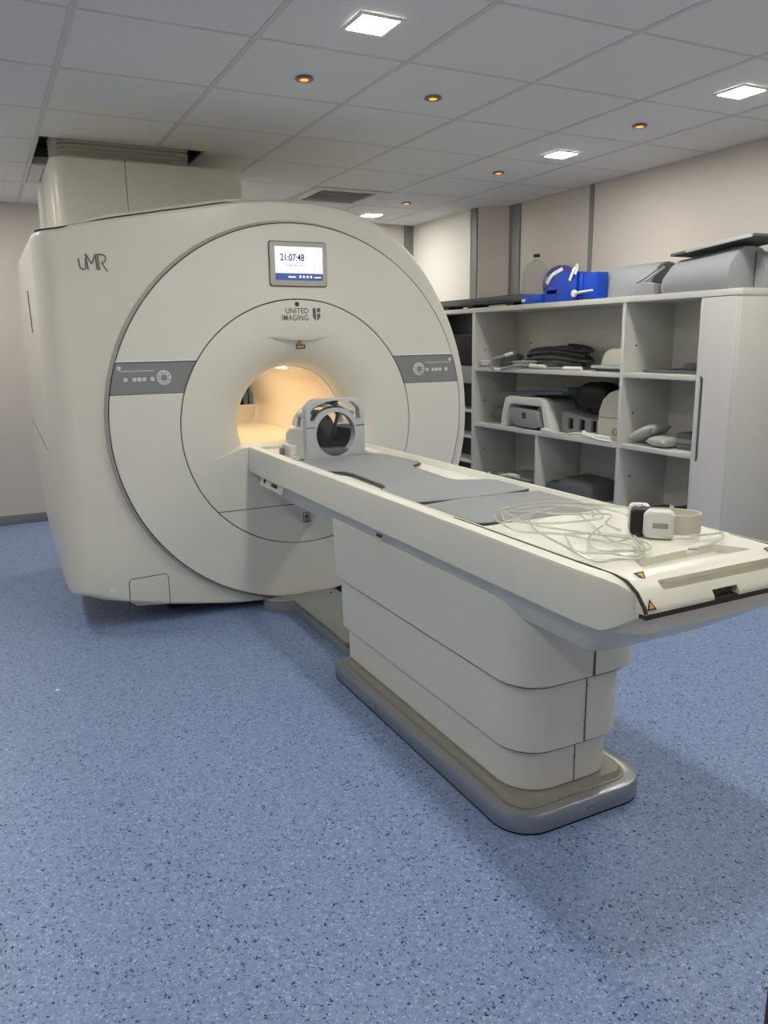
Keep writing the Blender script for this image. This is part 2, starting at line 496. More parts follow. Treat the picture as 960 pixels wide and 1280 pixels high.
# dark seam between fascia and rear cover
b = new_bm()
loft(b, [[(p[0], YH+.112, p[1]) for p in off(-.012)], [(p[0], YH+.135, p[1]) for p in off(-.012)]], False, False)
obj('seam', b, M['gap'], scan)
# rear cover: rings going back, its underside and top rolling in
def zlow(y):
    T_ = [(3.96, .0), (4.02, .19), (4.34, .255), (4.7, .30), (5.09, .39), (5.35, .55), (5.50, .80), (5.55, .98)]
    if y <= T_[0][0]: return T_[0][1]
    for (a, u), (c, v) in zip(T_, T_[1:]):
        if y <= c: return u+(v-u)*(y-a)/(c-a)
    return T_[-1][1]
def zhigh(y):
    T_ = [(5.12, 2.2), (5.19, 1.90), (5.35, 1.70), (5.50, 1.42), (5.55, 1.0)]
    if y <= T_[0][0]: return 9
    for (a, u), (c, v) in zip(T_, T_[1:]):
        if y <= c: return u+(v-u)*(y-a)/(c-a)
    return T_[-1][1]
def lip(p): 
    t = max(0, min(1, (p[1]-1.88)/.05)); s = max(0, min(1, (1.75-p[0])/.6)); return .030*t*s + .001
rings = []
for y in (3.962, 3.968, 4.02, 4.1, 4.34, 4.7, 5.09, 5.12, 5.19, 5.27, 5.35, 5.42, 5.50, 5.54):
    k = 1 if y > 3.966 else .7
    o = off(lambda p: lip(p)*k - (.004 if y < 3.965 else 0))
    zl, zh = zlow(y), zhigh(y)
    # the right flank is round like the left one is straight
    rings.append([(p[0], y, max(zl, min(zh, p[1]))) for p in o])
b = new_bm(); loft(b, rings, False, False)
# back cap with the bore opening
last = rings[-1]; circ = []
for p in OUT:
    a = math.atan2(p[1]-BZ, p[0]-CX); circ.append((CX+.30*math.cos(a), 5.50, BZ+.30*math.sin(a)))
o2 = [(p[0]+(q[0]-p[0])*.4, 5.56, p[2]+(q[2]-p[2])*.4) for p, q in zip(last, circ)]
loft(b, [last, o2, [(q[0], 5.57, q[2]) for q in circ]], False, False)
obj('rear_cover', b, M['gant'], scan, smooth=50)
# lower box under the belly, standing on the floor
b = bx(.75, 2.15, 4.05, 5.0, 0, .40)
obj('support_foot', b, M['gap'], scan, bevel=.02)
# underside apron peeking out below the left of the fascia
b = new_bm(); extr(b, [(.50,.155),(.57,.105),(.80,.082),(1.0,.058),(1.0,.2),(.50,.2)], 'y', YH+.035, YH+.11)
obj('apron', b, M['gant'], scan, bevel=.006)

b = new_bm(); ol = off(-.003); tube(b, [(p[0], YH+.0165, p[1]) for p in ol[17:-26]], .0042, 6)
obj('rim_line', b, M['gap'], scan)
# gasket around the disc
b = new_bm(); n = 128
def circ_ring(r, y, cz=CZ): return [(CX+r*math.cos(2*PI*k/n), y, cz+r*math.sin(2*PI*k/n)) for k in range(n)]
loft(b, [circ_ring(.972, YH+.001), circ_ring(.970, YH-.003), circ_ring(.9575, Y0+.003), circ_ring(.9575, Y0+.02)], False, False)
obj('disc_gasket', b, M['gasket'], scan)
b = new_bm(); loft(b, [circ_ring(.957, Y0+.012), [(x, y, z-CZ+BZ) for x, y, z in circ_ring(.60, Y0+.012)]], False, False)
obj('disc_backing', b, M['gap'], scan)

RI = .6275
def seg_panel(name, z0, z1, side, m, yo=0, g=.0022):
    """panel between inner circle (centre BZ) and outer circle (centre CZ), between heights z0 and z1"""
    ro, ri = RD-g, RI+g
    def ang(z, r, c): return math.degrees(math.asin(max(-1, min(1, (z-c)/r))))
    if side == 'top':
        a = ang(z0, ro, CZ); c = ang(z0, ri, BZ)
        pts = arc(CX, CZ, ro, a, 180-a, 90) + arc(CX, BZ, ri, 180-c, c, 70)
    elif side == 'bottom':
        a = ang(z1, ro, CZ); c = ang(z1, ri, BZ)
        pts = arc(CX, CZ, ro, 180-a, 360+a, 90) + arc(CX, BZ, ri, 360+c, 180-c, 70)
    else:
        a0, a1 = ang(z0, ro, CZ), ang(z1, ro, CZ); c0, c1 = ang(z0, ri, BZ), ang(z1, ri, BZ)
        if side == 'right': pts = arc(CX, CZ, ro, a0, a1, 14) + arc(CX, BZ, ri, c1, c0, 14)
        else: pts = arc(CX, CZ, ro, 180-a0, 180-a1, 14) + arc(CX, BZ, ri, 180-c1, 180-c0, 14)
    b = new_bm(); extr(b, pts, 'y', Y0+yo, Y0+.018)
    return obj(name, b, m, scan, bevel=.0022, seg=1)
ZB0, ZB1 = 1.155, 1.300
up_ = seg_panel('upper_panel', ZB1+.002, 9, 'top', M['disc'])
seg_panel('lower_panel', 0, ZB0-.002, 'bottom', M['disc'])
# white lip along the bottom of the upper panel
for sx in (-1, 1):
    xa, xb = CX+sx*.535, CX+sx*.905
    obj('lip', bx(min(xa, xb), max(xa, xb), Y0-.003, Y0+.004, ZB1+.003, ZB1+.010), M['white'], scan, bevel=.001)
for side, sx in (('left', -1), ('right', 1)):
    cp = seg_panel('control_panel', ZB0, ZB1, side, M['band'], yo=.002)
    cx = CX+sx*.690
    b = new_bm(); lathe(b, [(0, -.009), (.026, -.0085), (.034, -.006), (.036, .003), (0, .003)], (cx, Y0+.002, 1.228), 'y', 32)
    d = obj('dial', b, M['dial'], cp)
    b = new_bm(); lathe(b, [(.012, -.0105), (.015, -.0105), (.015, -.008), (.012, -.008), (.012, -.0105)], (cx, Y0+.002, 1.228), 'y', 24)
    for k in range(8):
        a = k*PI/4+.39; box(b, cx+.023*math.cos(a)-.003, cx+.023*math.cos(a)+.003, Y0-.0085, Y0-.006, 1.228+.023*math.sin(a)-.003, 1.228+.023*math.sin(a)+.003)
    obj('dial_marks', b, M['band'], d)
    for k, dx in enumerate((.053, .090, .113, .135, .175)):
        x = cx + sx*dx
        obj('button', bx(x-.009, x+.009, Y0-.001, Y0+.003, 1.214, 1.232), M['button'], cp, bevel=.002)
    x0, x1 = sorted((cx+sx*.045, cx+sx*.195))
    obj('display_line', bx(x0, x1, Y0+.0008, Y0+.003, 1.260, 1.264), M['mark'], cp)
    b = new_bm(); lathe(b, [(.004, -.001), (.010, -.001), (.010, .001), (.004, .001), (.004, -.001)], (cx+sx*.200, Y0+.002, 1.276), 'y', 16)
    box(b, cx+sx*.200-.002, cx+sx*.200+.002, Y0+.0006, Y0+.003, 1.262, 1.268)
    obj('display_icon', b, M['mark'], cp)
# inner disc with the dished funnel
b = new_bm(); n = 144; rings = []
def cr(r, y): return [(CX+r*math.cos(2*PI*k/n), y, BZ+r*math.sin(2*PI*k/n)) for k in range(n)]
rings.append(cr(RI-.0028, Y0+.018)); rings.append(cr(RI-.0028, Y0+.002)); rings.append(cr(RI-.0048, Y0)); rings.append(cr(.57, Y0))
for k in range(15):
    ph = PI/2*k/14
    rings.append(cr(.297+.225*(1-math.sin(ph)), Y0+.20*(1-math.cos(ph))))
loft(b, rings, False, False)
inn = obj('inner_panel', b, M['disc'], scan, smooth=40)
# bore
b = new_bm(); loft(b, [cr(.2965, Y0+.195), cr(.2965, 4.4), cr(.2965, 5.0), cr(.2965, 5.50), cr(.30, 5.56), cr(.305, 5.569)], False, False)
obj('bore_tube', b, M['bore'], scan)
b = new_bm()
loft(b, [cr(.2975, Y0+.199), cr(.2940, Y0+.199), cr(.2940, Y0+.206), cr(.2975, Y0+.206)], False, False)
obj('bore_rim', b, M['white'], scan)
b = new_bm(); extr(b, arc(CX, BZ, .292, 72, 108, 10)+arc(CX, BZ, .284, 108, 72, 10), 'y', 4.25, 5.2)
obj('bore_lamp', b, M['warm'], scan)
# filler where the table docks
b = new_bm()
pts = [(.925, .797), (1.12, .862), (1.135, .866), (1.775, .866), (1.79, .862), (1.985, .797)] + arc(CX, BZ, .548, -18, -162, 40)[1:-1]
extr(b, pts, 'y', Y0-.0006, Y0+.20)
obj('docking_ledge', b, M['disc'], scan, bevel=.0015, seg=1)
b = new_bm(); extr(b, [(1.205,.70),(1.205,.842),(1.25,.846),(1.30,.832),(1.61,.832),(1.66,.846),(1.705,.842),(1.705,.70)], 'y', Y0+.20, 5.45)
obj('bore_rail', b, M['rail'], scan, bevel=.003)
# seam across the lower inner panel
obj('panel_seam', bx(CX-.47, CX+.47, Y0-.0012, Y0+.001, .549, .5525), M['gap'], scan, smooth=0)
# little hood over the bore
b = new_bm(); N_ = 24; R0, R1, R2 = [], [], []
for k in range(N_+1):
    u = -1+2*k/N_; x = CX+.17*u; e = (1-u*u)
    R0.append((x, Y0+.0005, 1.414)); R1.append((x, Y0+.0005-.010*e, 1.412)); R2.append((x, Y0+.0007, 1.411-.020*e))
loft(b, [R0, R1, R2], False, False, closed=False)
obj('laser_hood', b, M['disc'], scan)
b = new_bm(); extr(b, [(CX-.014, 1.372), (CX+.010, 1.372), (CX-.002, 1.394)], 'y', Y0-.0012, Y0+.002)
w_ = obj('warning_sticker', b, M['ink'], scan, smooth=0)
b = new_bm(); extr(b, [(CX-.007, 1.375), (CX+.003, 1.375), (CX-.002, 1.385)], 'y', Y0-.0014, Y0)
obj('sticker_mark', b, M['yellow'], w_, smooth=0)
w_ = obj('warning_sticker', bx(CX-.022, CX+.028, Y0-.0008, Y0+.001, 1.349, 1.370), M['ink'], scan, smooth=0)
b = new_bm()
for k in range(4): box(b, CX-.016+k*.010, CX-.009+k*.010, Y0-.0014, Y0, 1.354, 1.365)
obj('sticker_mark', b, M['yellow'], w_, smooth=0)
b = new_bm(); lathe(b, [(0, -.003), (.007, -.003), (.012, 0), (.012, .004), (0, .004)], (1.447, Y0, 1.568), 'y', 20)
obj('camera_eye', b, mat('brown_eye', (96,74,58), .4), scan)
text('maker_name', 'UNITED', .038, (1.384, Y0-.0004, 1.523), M['inkg'], scan, sx=.86, space=1.08)
text('maker_name', 'IMAGING', .038, (1.362, Y0-.0004, 1.489), M['inkg'], scan, sx=.84, space=1.10)
b = new_bm()
extr(b, [(1.530,1.549),(1.547,1.549),(1.547,1.487),(1.540,1.493),(1.530,1.506)], 'y', Y0-.0008, Y0+.001)
extr(b, [(1.553,1.549),(1.572,1.549),(1.572,1.528),(1.553,1.528)], 'y', Y0-.0008, Y0+.001)
extr(b, [(1.553,1.522),(1.572,1.522),(1.571,1.506),(1.562,1.493),(1.553,1.487)], 'y', Y0-.0008, Y0+.001)
obj('shield_logo', b, M['inkg'], scan, smooth=0)
# uMR badge
b = new_bm(); yb = YH-.001
def stroke(pts, r=.0036):
    P = spline([(x, yb, z) for x, z in pts], 6) if len(pts) > 2 else [(x, yb, z) for x, z in pts]
    tube(b, P, r, 6)
U0, UZ = .440, 1.712
S = .108
def q_(l): return [(U0+x*S*1.06, UZ+z*S*.62) for x, z in l]
stroke(q_([(0,.72),(0,.35),(.04,.12),(.12,.02),(.2,.06),(.24,.2),(.245,.72)]))
for seg in ([(.26,1.02),(.32,0)], [(.26,1.02),(.47,.38)], [(.47,.38),(.62,1.0)], [(.62,1.0),(.66,0)], [(.70,1.0),(.745,0)]): stroke(q_(seg))
stroke(q_([(.68,1.0),(.85,1.0),(.97,.92),(1.0,.72),(.94,.52),(.84,.46)])); stroke(q_([(.84,.46),(1.03,-.08)]))
obj('badge', b, mat('badge_grey', (122,120,112), .5), scan)
# clock screen
sx0, sx1, sz0, sz1 = 1.312, 1.608, 1.655, 1.862
scr = obj('screen_frame', new_bm() if False else (lambda bb: (extr(bb, rrect(sx0, sx1, sz0, sz1, .012), 'y', Y0-.012, Y0+.002), bb)[1])(new_bm()), M['gasket'], scan, bevel=.003)
obj('screen_surround', (lambda bb: (extr(bb, rrect(sx0-.005, sx1+.005, sz0-.005, sz1+.005, .014), 'y', Y0-.002, Y0+.001), bb)[1])(new_bm()), M['inkg'], scr)
dx0, dx1, dz0, dz1 = 1.337, 1.586, 1.682, 1.840
obj('display', bx(dx0, dx1, Y0-.0135, Y0-.010, dz0+.033, dz1), M['screen'], scr, smooth=0)
obj('display_column', bx(dx1-.044, dx1, Y0-.0139, Y0-.010, dz0+.033, dz1), M['screenp'], scr, smooth=0)
obj('task_bar', bx(dx0, dx1, Y0-.0135, Y0-.010, dz0, dz0+.033), M['screenb'], scr, smooth=0)
text('clock_digits', '21:07:48', .046, (dx0+.026, Y0-.0142, 1.774), mat('digit_ink', (36,34,52), .6), scr, sx=.80)
b = new_bm()
for k in range(14):
    x = dx0+.054+k*.0078
    box(b, x, x+.0035+.002*((k*7) % 3 == 0), Y0-.0142, Y0-.013, 1.749, 1.7535+.003*((k*5) % 4 > 1))
obj('date_line', b, mat('date_ink', (196,168,200), .6), scr, smooth=0)
b = new_bm()
for k in range(9): box(b, dx0+.066+k*.0045, dx0+.069+k*.0045, Y0-.0142, Y0-.013, dz0+.012, dz0+.017+.003*(k % 2))
for k in range(4): box(b, dx0+.124+k*.019, dx0+.133+k*.019, Y0-.0142, Y0-.013, dz0+.012, dz0+.022)
for k in range(6): box(b, dx0+.204+k*.006, dx0+.208+k*.006, Y0-.0142, Y0-.013, dz0+.012, dz0+.017)
obj('task_icons', b, M['screenw'], scr, smooth=0)
b = new_bm()
for x, z in ((.212,1.826),(.232,1.826),(.230,1.814),(.208,1.802),(.208,1.786),(.208,1.77),(.210,1.748),(.20,1.744)):
    box(b, dx0+x, dx0+x+.004, Y0-.0146, Y0-.0138, z, z+.004)
obj('screen_dots', b, M['ink'], scr, smooth=0)
# access hatch, screw cap, flank slot, flank seam
b = new_bm(); tube(b, [(x, YH-.0002, z) for x, z in [(.528,.122)]+[(.533,.245),(.545,.258)]+[(.712,.262),(.722,.25),(.722,.095)]], .0018, 6)
obj('hatch_seam', b, M['gap'], scan)
b = new_bm(); lathe(b, [(0, -.003), (.014, -.002), (.018, .001), (0, .001)], (.452, YH, .208), 'y', 24)
obj('screw_cap', b, M['disc'], scan)
b = new_bm(); tube(b, [(.2615, 4.55, 1.66), (.2615, 4.50, 1.45)], .006, 8)
obj('flank_slot', b, M['inkg'], scan)
b = new_bm(); tube(b, [(.2605, 5.5, .92), (.2605, 4.35, .86)], .0022, 6)
obj('flank_seam', b, M['inkg'], scan)
# sticker near the table foot
w_ = obj('warning_sticker', bx(1.437, 1.477, Y0-.0015, Y0+.0005, .445, .500), M['stick'], scan, smooth=0)
b = new_bm(); extr(b, [(1.444,.470),(1.470,.470),(1.457,.494)], 'y', Y0-.002, Y0-.001)
for z in (.450, .459): box(b, 1.443, 1.471, Y0-.002, Y0-.001, z, z+.005)
for a in ((1.437,1.440,.445,.500),(1.474,1.477,.445,.500),(1.437,1.477,.445,.448),(1.437,1.477,.497,.500)): box(b, a[0], a[1], Y0-.0021, Y0-.001, a[2], a[3])
obj('sticker_mark', b, M['ink'], w_, smooth=0)
# turret on top with bellows up into the ceiling
TX0, TX1, TY0, TY1 = .428, 1.44, 4.56, 5.22
b = new_bm()
prof = [(0, 1.86), (0, 2.30), (.003, 2.325), (.012, 2.334)]
def trr(d): return rrect(TX0+d, TX1-d, TY0+d, TY1-d, [.03, .06, .065, .04], 8)
loft(b, [[(p[0], p[1], z) for p in trr(d)] for d, z in prof])
tur = obj('turret', b, M['gant'], scan)
obj('turret_seam', bx(.796, .799, TY0-.0008, TY0+.002, 1.95, 2.335), M['inkg'], scan, smooth=0)
b = new_bm(); rings = []
for k in range(19):
    z = 2.325+k*.0105; d = .035+(.012 if k % 2 else 0)
    rings.append([(p[0], p[1], z) for p in rrect(TX0+.01+d, 1.20-d, TY0+.045+d, TY1-.01-d, [.03, .06, .08, .03], 6)])
loft(b, rings)
obj('bellows', b, M['bellow'], scan, smooth=20)
# the left service bulge of the turret
b = new_bm(); extr(b, rrect(5.08, 5.26, 1.88, 2.27, .05), 'x', TX0-.022, TX0+.05)
obj('turret_side_cover', b, M['white'], scan, bevel=.012)

# ================================================================== THE TABLE
C = 1.443
table = thing('patient_table', (C, 2.3, 0), 'long white scanner table on a three-tier pedestal with silver base', 'patient table')
def plan(x0, x1, y0, y1, r, z, rb=.01): return [(p[0], p[1], z) for p in rrect(x0, x1, y0, y1, [rb, rb, r, r], 10)]
# base skirt
b = new_bm()
S_ = (1.185, 1.705, 1.565, 2.87)
def sk(d, z): return plan(S_[0]+d, S_[1]-d, S_[2]+d, S_[3]-d*.5, .115-d, z, .06)
loft(b, [sk(.004, .004), sk(0, .010), sk(0, .056), sk(.003, .063), sk(.010, .066), sk(.040, .062), sk(.045, .055)])
obj('base_skirt', b, M['alu'], table)
b = new_bm(); loft(b, [sk(.003, 0), sk(.003, .006)]); obj('base_gasket', b, M['black'], table)
b = new_bm(); loft(b, [sk(.041, .055), sk(.041, .0635), sk(.050, .064), sk(.058, .080)]); obj('plinth', b, M['plinth'], table)
for p_, r_ in (((1.1835, 2.44, .032), 'x'), ((1.455, 1.5635, .038), 'y')):
    b = new_bm(); lathe(b, [(.004, 0), (.009, -.003), (.012, 0), (.012, .003)] if r_ == 'y' else [(.006, -.003), (.013, -.002), (.014, .003), (.004, .003)], p_, r_, 16)
    obj('bolt', b, M['metal'], table)
# pedestal tiers
tiers = ((.078, .212, 1.256, 1.635, 1.640), (.212, .428, 1.238, 1.655, 1.622), (.428, .70, 1.218, 1.688, 1.600))
for i, (z0, z1, xa, xb, ya) in enumerate(tiers):
    b = new_bm()
    loft(b, [plan(xa+.006, xb-.006, ya+.006, 2.83+i*.02, .115, z0), plan(xa, xb, ya, 2.835+i*.02, .12, z0+.006), plan(xa-.002*i, xb+.002*i, ya-.002*i, 2.84+i*.02, .122, z1)])
    obj('pedestal_panel', b, M['pedw'], table)
    obj('panel_seam', bx((1.450, 1.468, 1.474)[i], (1.4514, 1.4694, 1.4754)[i], ya-.0035-.002*i, ya+.004, z0+.006, z1), M['inkg'], table, smooth=0)
    if i: 
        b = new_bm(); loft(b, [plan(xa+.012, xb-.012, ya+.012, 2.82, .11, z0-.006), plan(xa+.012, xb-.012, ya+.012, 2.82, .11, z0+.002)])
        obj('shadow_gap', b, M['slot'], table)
for x, z, y in ((1.452, .165, 1.640), (1.468, .285, 1.6195), (1.472, .395, 1.6195)):
    b = new_bm(); lathe(b, [(0, -.002), (.004, -.0015), (.005, 0), (0, 0)], (x, y, z), 'y', 12); obj('screw', b, M['metal'], table)
# undertray
b = new_bm()
def ut(xa, yf, z, r, yb=3.78): return plan(xa, 2*C-xa, yf, yb, r, z)
loft(b, [ut(1.240, 1.345, .640, .045, 3.60), ut(1.236, 1.335, .646, .05, 3.62), ut(1.180, 1.20, .736, .07, 3.74), ut(1.176, 1.185, .745, .08, 3.74), ut(1.172, 1.176, .802, .09, 3.74)])
obj('undertray', b, M['tableg'], table, smooth=24)
b = new_bm(); loft(b, [ut(1.172, 1.166, .800, .10, 3.79), ut(1.172, 1.166, .806, .10, 3.79)])
obj('tray_gap', b, M['gap'], table)
# side rails wrapping round the front corner
def nose_top(y):
    T_ = [(1.140, .812), (1.147, .826), (1.17, .853), (1.2, .871), (1.24, .877), (1.30, .878)]
    if y <= T_[0][0]: return T_[0][1]
    for (a, u), (c, v) in zip(T_, T_[1:]):
        if y <= c: return u+(v-u)*(y-a)/(c-a)
    return .878
for s in (1, -1):
    st = []
    for y in (3.7985, 3.0, 2.2, 1.6, 1.40, 1.32): st.append((1.156, y, 1.187, y))
    for k in range(1, 10):
        t = PI/2*k/9; st.append((1.156+.085*(1-math.cos(t)), 1.265-.118*math.sin(t)*1.0, 1.187+.07*(k/9)**2, 1.28-.118*math.sin(t)*.9))
    rings = []
    for ox, oy, ix, iy in st:
        zt = nose_top(oy)-.004 if oy < 1.3 else .872
        zt2 = nose_top(iy)-.002 if oy < 1.3 else .874
        zb = .742 + (0 if oy > 1.262 else .058*min(1, (1.262-oy)/.10)**1.5)
        yl = [(ox+.010, oy, zb), (ox+.001, oy, zb+.003), (ox, oy, zb+.008), (ox-.0, oy, (zt+zb)/2), (ox, oy, zt-.010), (ox+.002, oy, zt-.003), (ox+.008, oy*.8+iy*.2, zt), (ix, iy, zt2), (ix, iy, zb+.01)]
        rings.append([(C+s*(C-x)*-1, y, z) if s == 1 else (C+(C-x), y, z) for x, y, z in yl])
    b = new_bm(); loft(b, rings)
    obj('side_rail', b, M['tablew'], table, smooth=24)
# cradle: trough and nose in one lofted skin
XA, XB = 1.190, 2*C-1.190
def cs(y, top, dip, zb=.806):
    ex = .004 if top < .875 else 0
    return [(XA, y, zb), (XA, y, top-.006), (XA+.002, y, top-.001), (XA+.006, y, top), (XA+.009, y, top-dip*.2), (XA+.015, y, top-dip), (XA+.10, y, top-dip*1.06), (C, y, top-dip*1.1),
            (XB-.10, y, top-dip*1.06), (XB-.015, y, top-dip), (XB-.009, y, top-dip*.2), (XB-.006, y, top), (XB-.002, y, top-.001), (XB, y, top-.006), (XB, y, zb)]
rings = [cs(3.7985, .874, .020), cs(2.8, .875, .021), cs(1.80, .876, .021), cs(1.765, .876, .0205), cs(1.755, .877, .0), cs(1.40, .878, 0), cs(1.30, .878, 0), cs(1.24, .877, 0), cs(1.21, .8735, 0),
         cs(1.19, .868, 0), cs(1.17, .853, 0, .808), cs(1.155, .837, 0, .809), cs(1.145, .823, 0, .810), cs(1.142, .817, 0, .811)]
b = new_bm(); loft(b, rings)
cra = obj('tabletop', b, M['tablew'], table, smooth=40)
cb = new_bm(); extr(cb, [(1.27,1.232),(1.62,1.232),(1.575,1.305),(1.30,1.295)], 'z', .858, .95); boolean(cra, cb)
# grip slot in the sloping nose
cb = new_bm()
R_ = Matrix.Rotation(math.radians(-42), 3, 'X')
pts = rrect(1.262, 1.63, -.013, .013, .006, 4); cen = Vector((0, 1.176, .857))
rr = [[(p[0], *(cen.yz + Vector((R_ @ Vector((0, h_, 0))).yz) + Vector((R_ @ Vector((0, 0, 0))).yz))) for p in pts] for h_ in (0,)]
dirn = Vector((0, -.62, .78)); tang = Vector((0, .78, .62))
loft(cb, [[tuple(Vector((p[0], 0, 0))+cen+tang*p[1]+dirn*h_) for p in pts] for h_ in (-.022, .03)])
boolean(cra, cb)
cb = bx(1.395, 1.475, 1.10, 1.165, .79, .832); boolean(cra, cb)
obj('latch', bx(1.40, 1.47, 1.158, 1.172, .806, .826), M['dark'], table, bevel=.003)
for s in (1, -1):
    x = C-s*(C-XA+.0005)
    b = new_bm(); tube(b, [(x, y, nose_top(y)-.001) for y in (1.36, 1.30, 1.26, 1.24, 1.22, 1.20, 1.185, 1.17, 1.158, 1.147, 1.141)], [.0006, .0010, .0016, .0022, .003, .0034, .0038, .004, .0042, .0044, .0044], 8)
    obj('seam', b, M['gap'], table)
obj('nose_gap', bx(1.195, 2*C-1.195, 1.146, 1.17, .797, .812), M['gap'], table, smooth=0)
# faint lines along the cradle edge
obj('edge_line', bx(XA-.0016, XA+.0002, 1.28, 1.90, .8700, .8766), M['inkg'], table, smooth=0)
# stickers
def tri_sticker(c, u, v, s, m1, m2):
    c, u, v = Vector(c), Vector(u).normalized(), Vector(v).normalized(); nn = u.cross(v)
    b = new_bm(); P = [(-.5, -.4), (.5, -.4), (0, .5)]
    loft(b, [[c+u*(a*s)+v*(d*s)+nn*h_ for a, d in P] for h_ in (-.0004, .0008)])
    o = obj('warning_sticker', b, m1, table, smooth=0)
    b = new_bm(); loft(b, [[c+u*(a*s*.6)+v*((d-.05)*s*.6)+nn*h_ for a, d in P] for h_ in (.0004, .0013)])
    box(b, *sum(([q-.0012, q+.0012] for q in (c+nn*.0012)), []))
    obj('sticker_mark', b, m2, o, smooth=0)
tri_sticker((1.236, 1.205, .8735), (-1, 0, 0), (0, -.85, -.5), .030, M['ink'], M['yellow'])
tri_sticker((1.655, 1.205, .8735), (-1, 0, 0), (0, -.85, -.5), .030, M['ink'], M['yellow'])
tri_sticker((1.207, 1.1465, .829), (1, 0, 0), (0, .42, .9), .026, M['ink'], M['yellow'])
tri_sticker((1.690, 1.1465, .829), (1, 0, 0), (0, .42, .9), .026, M['ink'], M['yellow'])
w_ = obj('label_plate', bx(1.191, 1.1935, 2.37, 2.43, .700, .725, rot=Matrix.Rotation(math.radians(28), 3, 'Y')), M['stick'], table, smooth=0)
obj('label_mark', bx(1.1895, 1.1925, 2.375, 2.42, .704, .718, rot=Matrix.Rotation(math.radians(28), 3, 'Y')), M['ink'], w_, smooth=0)
w_ = obj('label_plate', bx(1.183, 1.186, 3.38, 3.70, .690, .735, rot=Matrix.Rotation(math.radians(24), 3, 'Y')), M['tablew'], table, smooth=0)
b = new_bm(); R2_ = Matrix.Rotation(math.radians(24), 3, 'Y')
lathe(b, [(0, -.002), (.012, -.002), (.012, .003), (0, .003)], (1.182, 3.64, .716), 'x', 8)
for k in range(7): box(b, 1.181, 1.185, 3.46+k*.012, 3.467+k*.012, .706, .706+.012+.006*(k % 2), rot=R2_)
obj('label_mark', b, M['ink'], w_, smooth=0)

# floor plate between table and scanner
dock = thing('docking_plate', (1.45, 3.3, 0), 'grey metal floor plate joining the table base to the scanner', 'floor plate')
pl = [(1.195, 3.795), (1.205, 3.765), (1.222, 3.742), (1.262, 3.722), (1.305, 3.69), (1.325, 3.64), (1.318, 3.0), (1.316, 2.885), (1.60, 2.885), (1.60, 3.795)]
b = new_bm(); extr(b, pl, 'z', 0, .06); obj('plate', b, M['plate'], dock, bevel=.004)
b = new_bm(); tube(b, spline([(x, y, .061) for x, y in pl[0:8]], 5), .007, 8); obj('edge_rail', b, M['metal'], dock)
obj('corner_bracket', bx(1.306, 1.33, 2.90, 2.99, .06, .078), M['slot'], dock, bevel=.003)
b = new_bm(); lathe(b, [(0, .004), (.006, .003), (.007, 0)], (1.55, 3.72, .06), 'z', 12); obj('bolt', b, M['black'], dock)

# mattress pads
zp = .8565
def pad(name, pts, label, th=.014):
    b = new_bm(); P = [(p[0], p[1]) for p in pts]
    ctr = Vector((sum(p[0] for p in P)/len(P), sum(p[1] for p in P)/len(P)))
    extr(b, P, 'z', zp, zp+th)
    t = thing(name, (C, sum(p[1] for p in P)/len(P), zp), label, 'pad')
    obj('cover', b, M['pad'], t, bevel=.003)
    cxy = [(p[0], p[1], zp+th*.5) for p in P]
    b = new_bm(); tube(b, cxy, th*.30, 6, closed=True)
    obj('piping', b, M['padedge'], t)
pad('table_pad', [(1.210,3.215),(1.25,3.24),(1.60,3.25),(1.625,3.22),(1.648,2.93),(1.64,2.90),(1.575,2.85),(1.562,2.81),(1.536,2.50),(1.55,2.45),(1.655,2.40),(1.672,2.37),(1.670,2.18),(1.655,2.168),(1.54,2.150),(1.36,2.150),(1.225,2.168),(1.212,2.18),(1.210,2.41),(1.218,2.432),(1.25,2.46),(1.262,2.50),(1.274,2.80),(1.265,2.85),(1.225,2.90),(1.212,2.94)],
    'grey notched pad on the table in front of the head coil')
pad('table_pad', [(1.214,2.120),(1.36,2.145),(1.54,2.145),(1.670,2.120),(1.672,1.80),(1.655,1.785),(1.36,1.785),(1.33,1.805),(1.25,1.815),(1.216,1.83)],
    'grey rectangular pad on the table nearest the clear tubing')

# ================================================================== HEAD COIL
hc = thing('head_coil', (1.41, 3.36, .855), 'white and grey arched head coil on the table at the bore', 'head coil')
HX, HW, HZ0, HZ1 = 1.405, .140, .856, 1.132
yf = 3.255
b = new_bm()
def hco(w, z0, z1, r, y, dx=0): return [(p[0]+dx, y, p[1]) for p in rrect(HX-w, HX+w, z0, z1, [r, r, .012, .012], 10)]
# front plate
loft(b, [hco(HW+.004, HZ0, HZ1, .06, yf), hco(HW+.006, HZ0, HZ1+.002, .062, yf+.012), hco(HW+.002, HZ0, HZ1, .06, yf+.05)])
fp = obj('front_frame', b, M['coilg'], hc, bevel=.004)
cb = new_bm()
ov = []
for k in range(48):
    a = 2*PI*k/48; ov.append((HX+.096*math.cos(a), yf, .972+.100*math.sin(a)))
loft(cb, [[(p[0], yf-.03, p[2]) for p in ov], [(p[0], yf+.09, p[2]) for p in ov]]); boolean(fp, cb)
cb = new_bm()
pts = arc(HX, 1.005, .118, 20, 160, 20)
top_ = [(HX-.124, 1.035), (HX-.118, 1.085), (HX-.085, 1.117), (HX, 1.123), (HX+.085, 1.117), (HX+.118, 1.085), (HX+.124, 1.035)]
low = [(HX+.098, 1.035), (HX+.07, 1.072), (HX+.035, 1.087), (HX, 1.091), (HX-.035, 1.087), (HX-.07, 1.072), (HX-.098, 1.035)]
loft(cb, [[(p[0], yf-.03, p[1]) for p in top_+low], [(p[0], yf+.09, p[1]) for p in top_+low]]); boolean(fp, cb)
obj('split_line', bx(HX-HW-.0035, HX-.099, yf-.001, yf+.01, 1.005, 1.008), M['gap'], hc, smooth=0)
